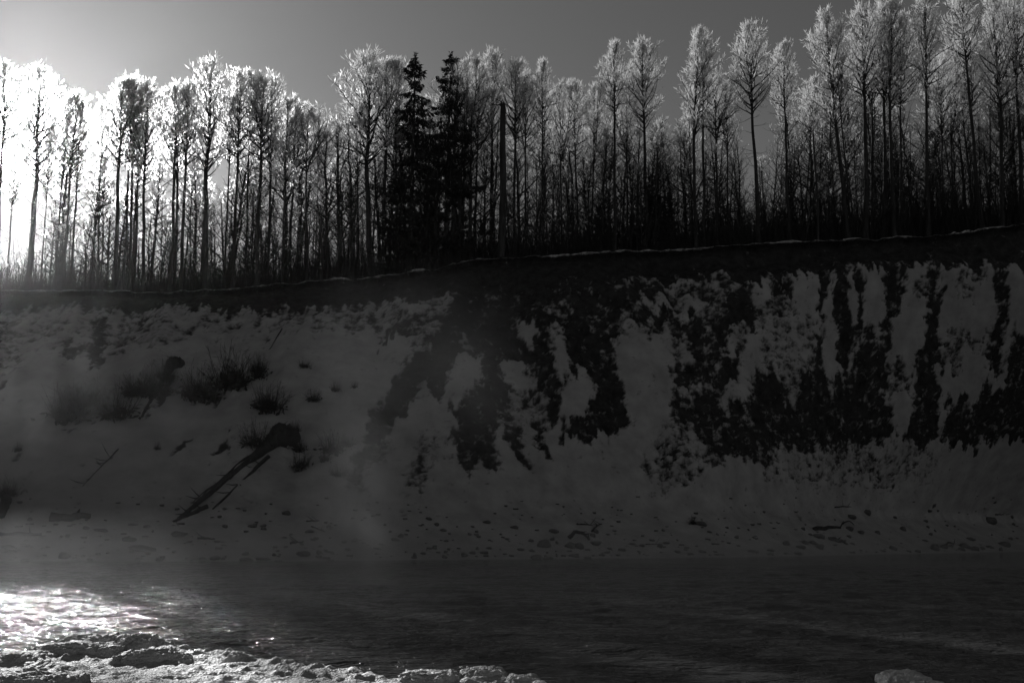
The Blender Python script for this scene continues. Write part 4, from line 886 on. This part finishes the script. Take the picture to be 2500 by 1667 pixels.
# small loose stones and clods too many and too small to pick out
b = MB(); n = 420
uu = RNG.uniform(-100, 2600, n); vv = 1362 - RNG.uniform(0, 1, n) ** 1.6 * 150
for u, v in zip(uu, vv):
    v = min(v, float(np.interp(u, *zip(*SHORE))) - 6)
    p = on_slope(u, v); r = RNG.uniform(.05, .15); q = RNG.uniform(.6, 1.2, 3) * [1.5, 1, .6] * r
    c = np.array([(sx, sy, sz) for sz in (-1, 1) for sx, sy in ((-1, -1), (1, -1), (1, 1), (-1, 1))]) * q * RNG.uniform(.6, 1, (8, 3))
    b.add(c + p + [0, 0, r * .3], [(3, 2, 1, 0), (4, 5, 6, 7), (0, 1, 5, 4), (1, 2, 6, 5), (2, 3, 7, 6), (3, 0, 4, 7)], 0)
tag(link('pebbles', b.mesh('pebbles', [M_ROCK])), 'loose pebbles and clods scattered over the shore snow', 'pebbles', kind='stuff')

def driftwood(u0, v0, u1, v1, r, label, arch=0.0, forks=2):
    a = on_slope(u0, v0); c = on_slope(u1, v1); o = bpy.data.objects.new('driftwood_log', None); COL.objects.link(o); o.location = a
    s = np.linspace(0, 1, 9)[:, None]; pts = (c - a) * s + np.array([0, 0, 1]) * (arch * 4 * s * (1 - s) + r * .5) + RNG.normal(0, r * .25, (9, 3))
    b = MB(); b.tube(pts, np.linspace(r, r * .5, 9), 9, 0, cap=True, bump=.15); link('trunk', b.mesh('trunk', [M_DEADWOOD], True), o)
    for k in range(forks):
        b = MB(); i = random.randrange(3, 9); d = unit([random.uniform(-1, 1), -.3, random.uniform(.1, .9)]); l = random.uniform(.3, .9)
        b.tube([pts[i], pts[i] + d * l * .6, pts[i] + d * l], [r * .4, r * .25, .01], 5, 0); link('branch', b.mesh('branch', [M_DEADWOOD], True), o)
    tag(o, label, 'driftwood')
def q(ox, x, y): return (ox + x * B, 1200 + y * B)
driftwood(*q(0, 425, 240), *q(0, 720, 228), .36, 'thick weathered driftwood log lying level on upper shore snow')
driftwood(*q(0, -60, 356), *q(0, 345, 360), .16, 'long thin driftwood pole lying level near a flat rock')
driftwood(*q(0, 1615, 390), *q(0, 1770, 395), .10, 'slim driftwood stick below the great trunk tip')
driftwood(*q(600, 500, 243), *q(600, 605, 240), .07, 'thin driftwood stick near a forked twig on the shore')
driftwood(*q(600, 540, 285), *q(600, 640, 330), .06, 'slanting driftwood stick across shore stones')
driftwood(*q(600, 370, 425), *q(600, 470, 412), .11, 'short knobbly driftwood piece in the misty stretch of shore')
driftwood(*q(1200, 640, 382), *q(1200, 800, 405), .17, 'arched driftwood root bridging the rock cluster', .55, 3)
driftwood(*q(1200, 700, 272), *q(1200, 830, 272), .07, 'straight driftwood stick above the rock cluster')
driftwood(*q(1200, 820, 330), *q(1200, 900, 265), .07, 'forked driftwood branch leaning up from the rock cluster', .1, 3)
driftwood(*q(1200, 1260, 436), *q(1200, 1380, 432), .05, 'thin driftwood rod lying between two boulders')
driftwood(*q(1800, 640, 318), *q(1800, 840, 305), .22, 'tapering dark driftwood log above grouped boulders', .08)
driftwood(*q(1800, 755, 390), *q(1800, 905, 435), .24, 'stout sloping driftwood log with upright knob', .05, 1)
driftwood(*q(1800, 860, 268), *q(1800, 955, 278), .07, 'bowed driftwood branch arching over a slab', .35, 1)
driftwood(*q(1800, 2110, 190), *q(1800, 2205, 188), .10, 'driftwood stick reaching out from the bean shaped boulder')
driftwood(*q(1800, 800, 132), *q(1800, 935, 126), .06, 'wavy driftwood stick lying high on the shore snow', .05)
driftwood(*q(1800, 1690, 452), *q(1800, 1775, 440), .13, 'curved driftwood root beside a tall blocky boulder', .3, 1)

# ================================================================ AIR
def box(name, lo, hi, mat):
    lo, hi = np.array(lo, float), np.array(hi, float)
    V = [(x, y, z) for z in (lo[2], hi[2]) for x, y in ((lo[0], lo[1]), (hi[0], lo[1]), (hi[0], hi[1]), (lo[0], hi[1]))]
    me = np_mesh(name, V, [(3, 2, 1, 0), (4, 5, 6, 7), (0, 1, 5, 4), (1, 2, 6, 5), (2, 3, 7, 6), (3, 0, 4, 7)], [mat])
    return link(name, me)
m, t, out = new_mat('frosty_air')
v = N(t, 'ShaderNodeVolumePrincipled'); v.inputs['Color'].default_value = grey(.95); v.inputs['Density'].default_value = .00006; v.inputs['Anisotropy'].default_value = .92
t.links.new(v.outputs[0], out.inputs['Volume'])
tag(box('haze', (-230, -45, -2.2), (230, 290, 66), m), 'thin frosty haze filling the valley air', 'haze', kind='stuff')

def mist_puff(loc, rad, dens, seed, label, aniso=.3):
    """soft body of river steam, thickest at its heart and thinning out to nothing"""
    m, t, out = new_mat('river_steam')
    tc = N(t, 'ShaderNodeTexCoord')
    ln = N(t, 'ShaderNodeVectorMath', operation='LENGTH'); t.links.new(tc.outputs['Object'], ln.inputs[0])
    r = N(t, 'ShaderNodeMapRange', interpolation_type='SMOOTHSTEP', i_From_Min=0.15, i_From_Max=0.97, i_To_Min=1.0, i_To_Max=0.0); t.links.new(ln.outputs['Value'], r.inputs[0])
    mp = N(t, 'ShaderNodeMapping'); mp.inputs['Location'].default_value = (seed * 3.1, seed, 0); mp.inputs['Scale'].default_value = (1.0, 1.0, .6); t.links.new(tc.outputs['Object'], mp.inputs[0])
    n = N(t, 'ShaderNodeTexNoise', i_Scale=2.4, i_Detail=3.0, i_Distortion=.5); t.links.new(mp.outputs[0], n.inputs['Vector'])
    nr = N(t, 'ShaderNodeMapRange', i_From_Min=0.35, i_From_Max=0.7, i_To_Min=0.1, i_To_Max=1.0); t.links.new(n.outputs[0], nr.inputs[0])
    mu = N(t, 'ShaderNodeMath', operation='MULTIPLY'); t.links.new(r.outputs[0], mu.inputs[0]); t.links.new(nr.outputs[0], mu.inputs[1])
    m2 = N(t, 'ShaderNodeMath', operation='MULTIPLY'); m2.inputs[1].default_value = dens; t.links.new(mu.outputs[0], m2.inputs[0])
    v = N(t, 'ShaderNodeVolumePrincipled'); v.inputs['Color'].default_value = grey(.97); v.inputs['Anisotropy'].default_value = aniso
    t.links.new(m2.outputs[0], v.inputs['Density']); t.links.new(v.outputs[0], out.inputs['Volume'])
    th, ph = np.meshgrid(np.linspace(0, 2 * np.pi, 24, endpoint=False), np.linspace(-np.pi / 2, np.pi / 2, 13))
    P = np.stack([np.cos(th) * np.cos(ph), np.sin(th) * np.cos(ph), np.sin(ph)], -1).reshape(-1, 3)
    Q = [(i * 24 + j, i * 24 + (j + 1) % 24, (i + 1) * 24 + (j + 1) % 24, (i + 1) * 24 + j) for i in range(12) for j in range(24)]
    o = link('river_mist', np_mesh('river_mist', P, Q, [m])); o.location = loc; o.scale = rad
    tag(o, label, 'mist', kind='stuff')
mist_puff((-5.4, 36, 2.4), (2.6, 4, 4.8), .24, 11, 'rising column of steam off the river')
mist_puff((-5, 50, 8), (9, 8, 9), .03, 5, 'broad steam drifting up in front of the bare gully')
mist_puff((-24, 52, 6), (16, 9, 8), .014, 6, 'steam drifting up in front of the shrubs')
mist_puff((-26, 60, 4), (20, 9, 8.5), .03, 2, 'steam bank along the sunlit stretch of far shore')
mist_puff((0, 61, .6), (65, 9, 2.2), .07, 4, 'thin steam hugging the far waterline')
mist_puff((-10, 38, .8), (50, 24, 2.0), .012, 3, 'low steam layer over the river', .6)
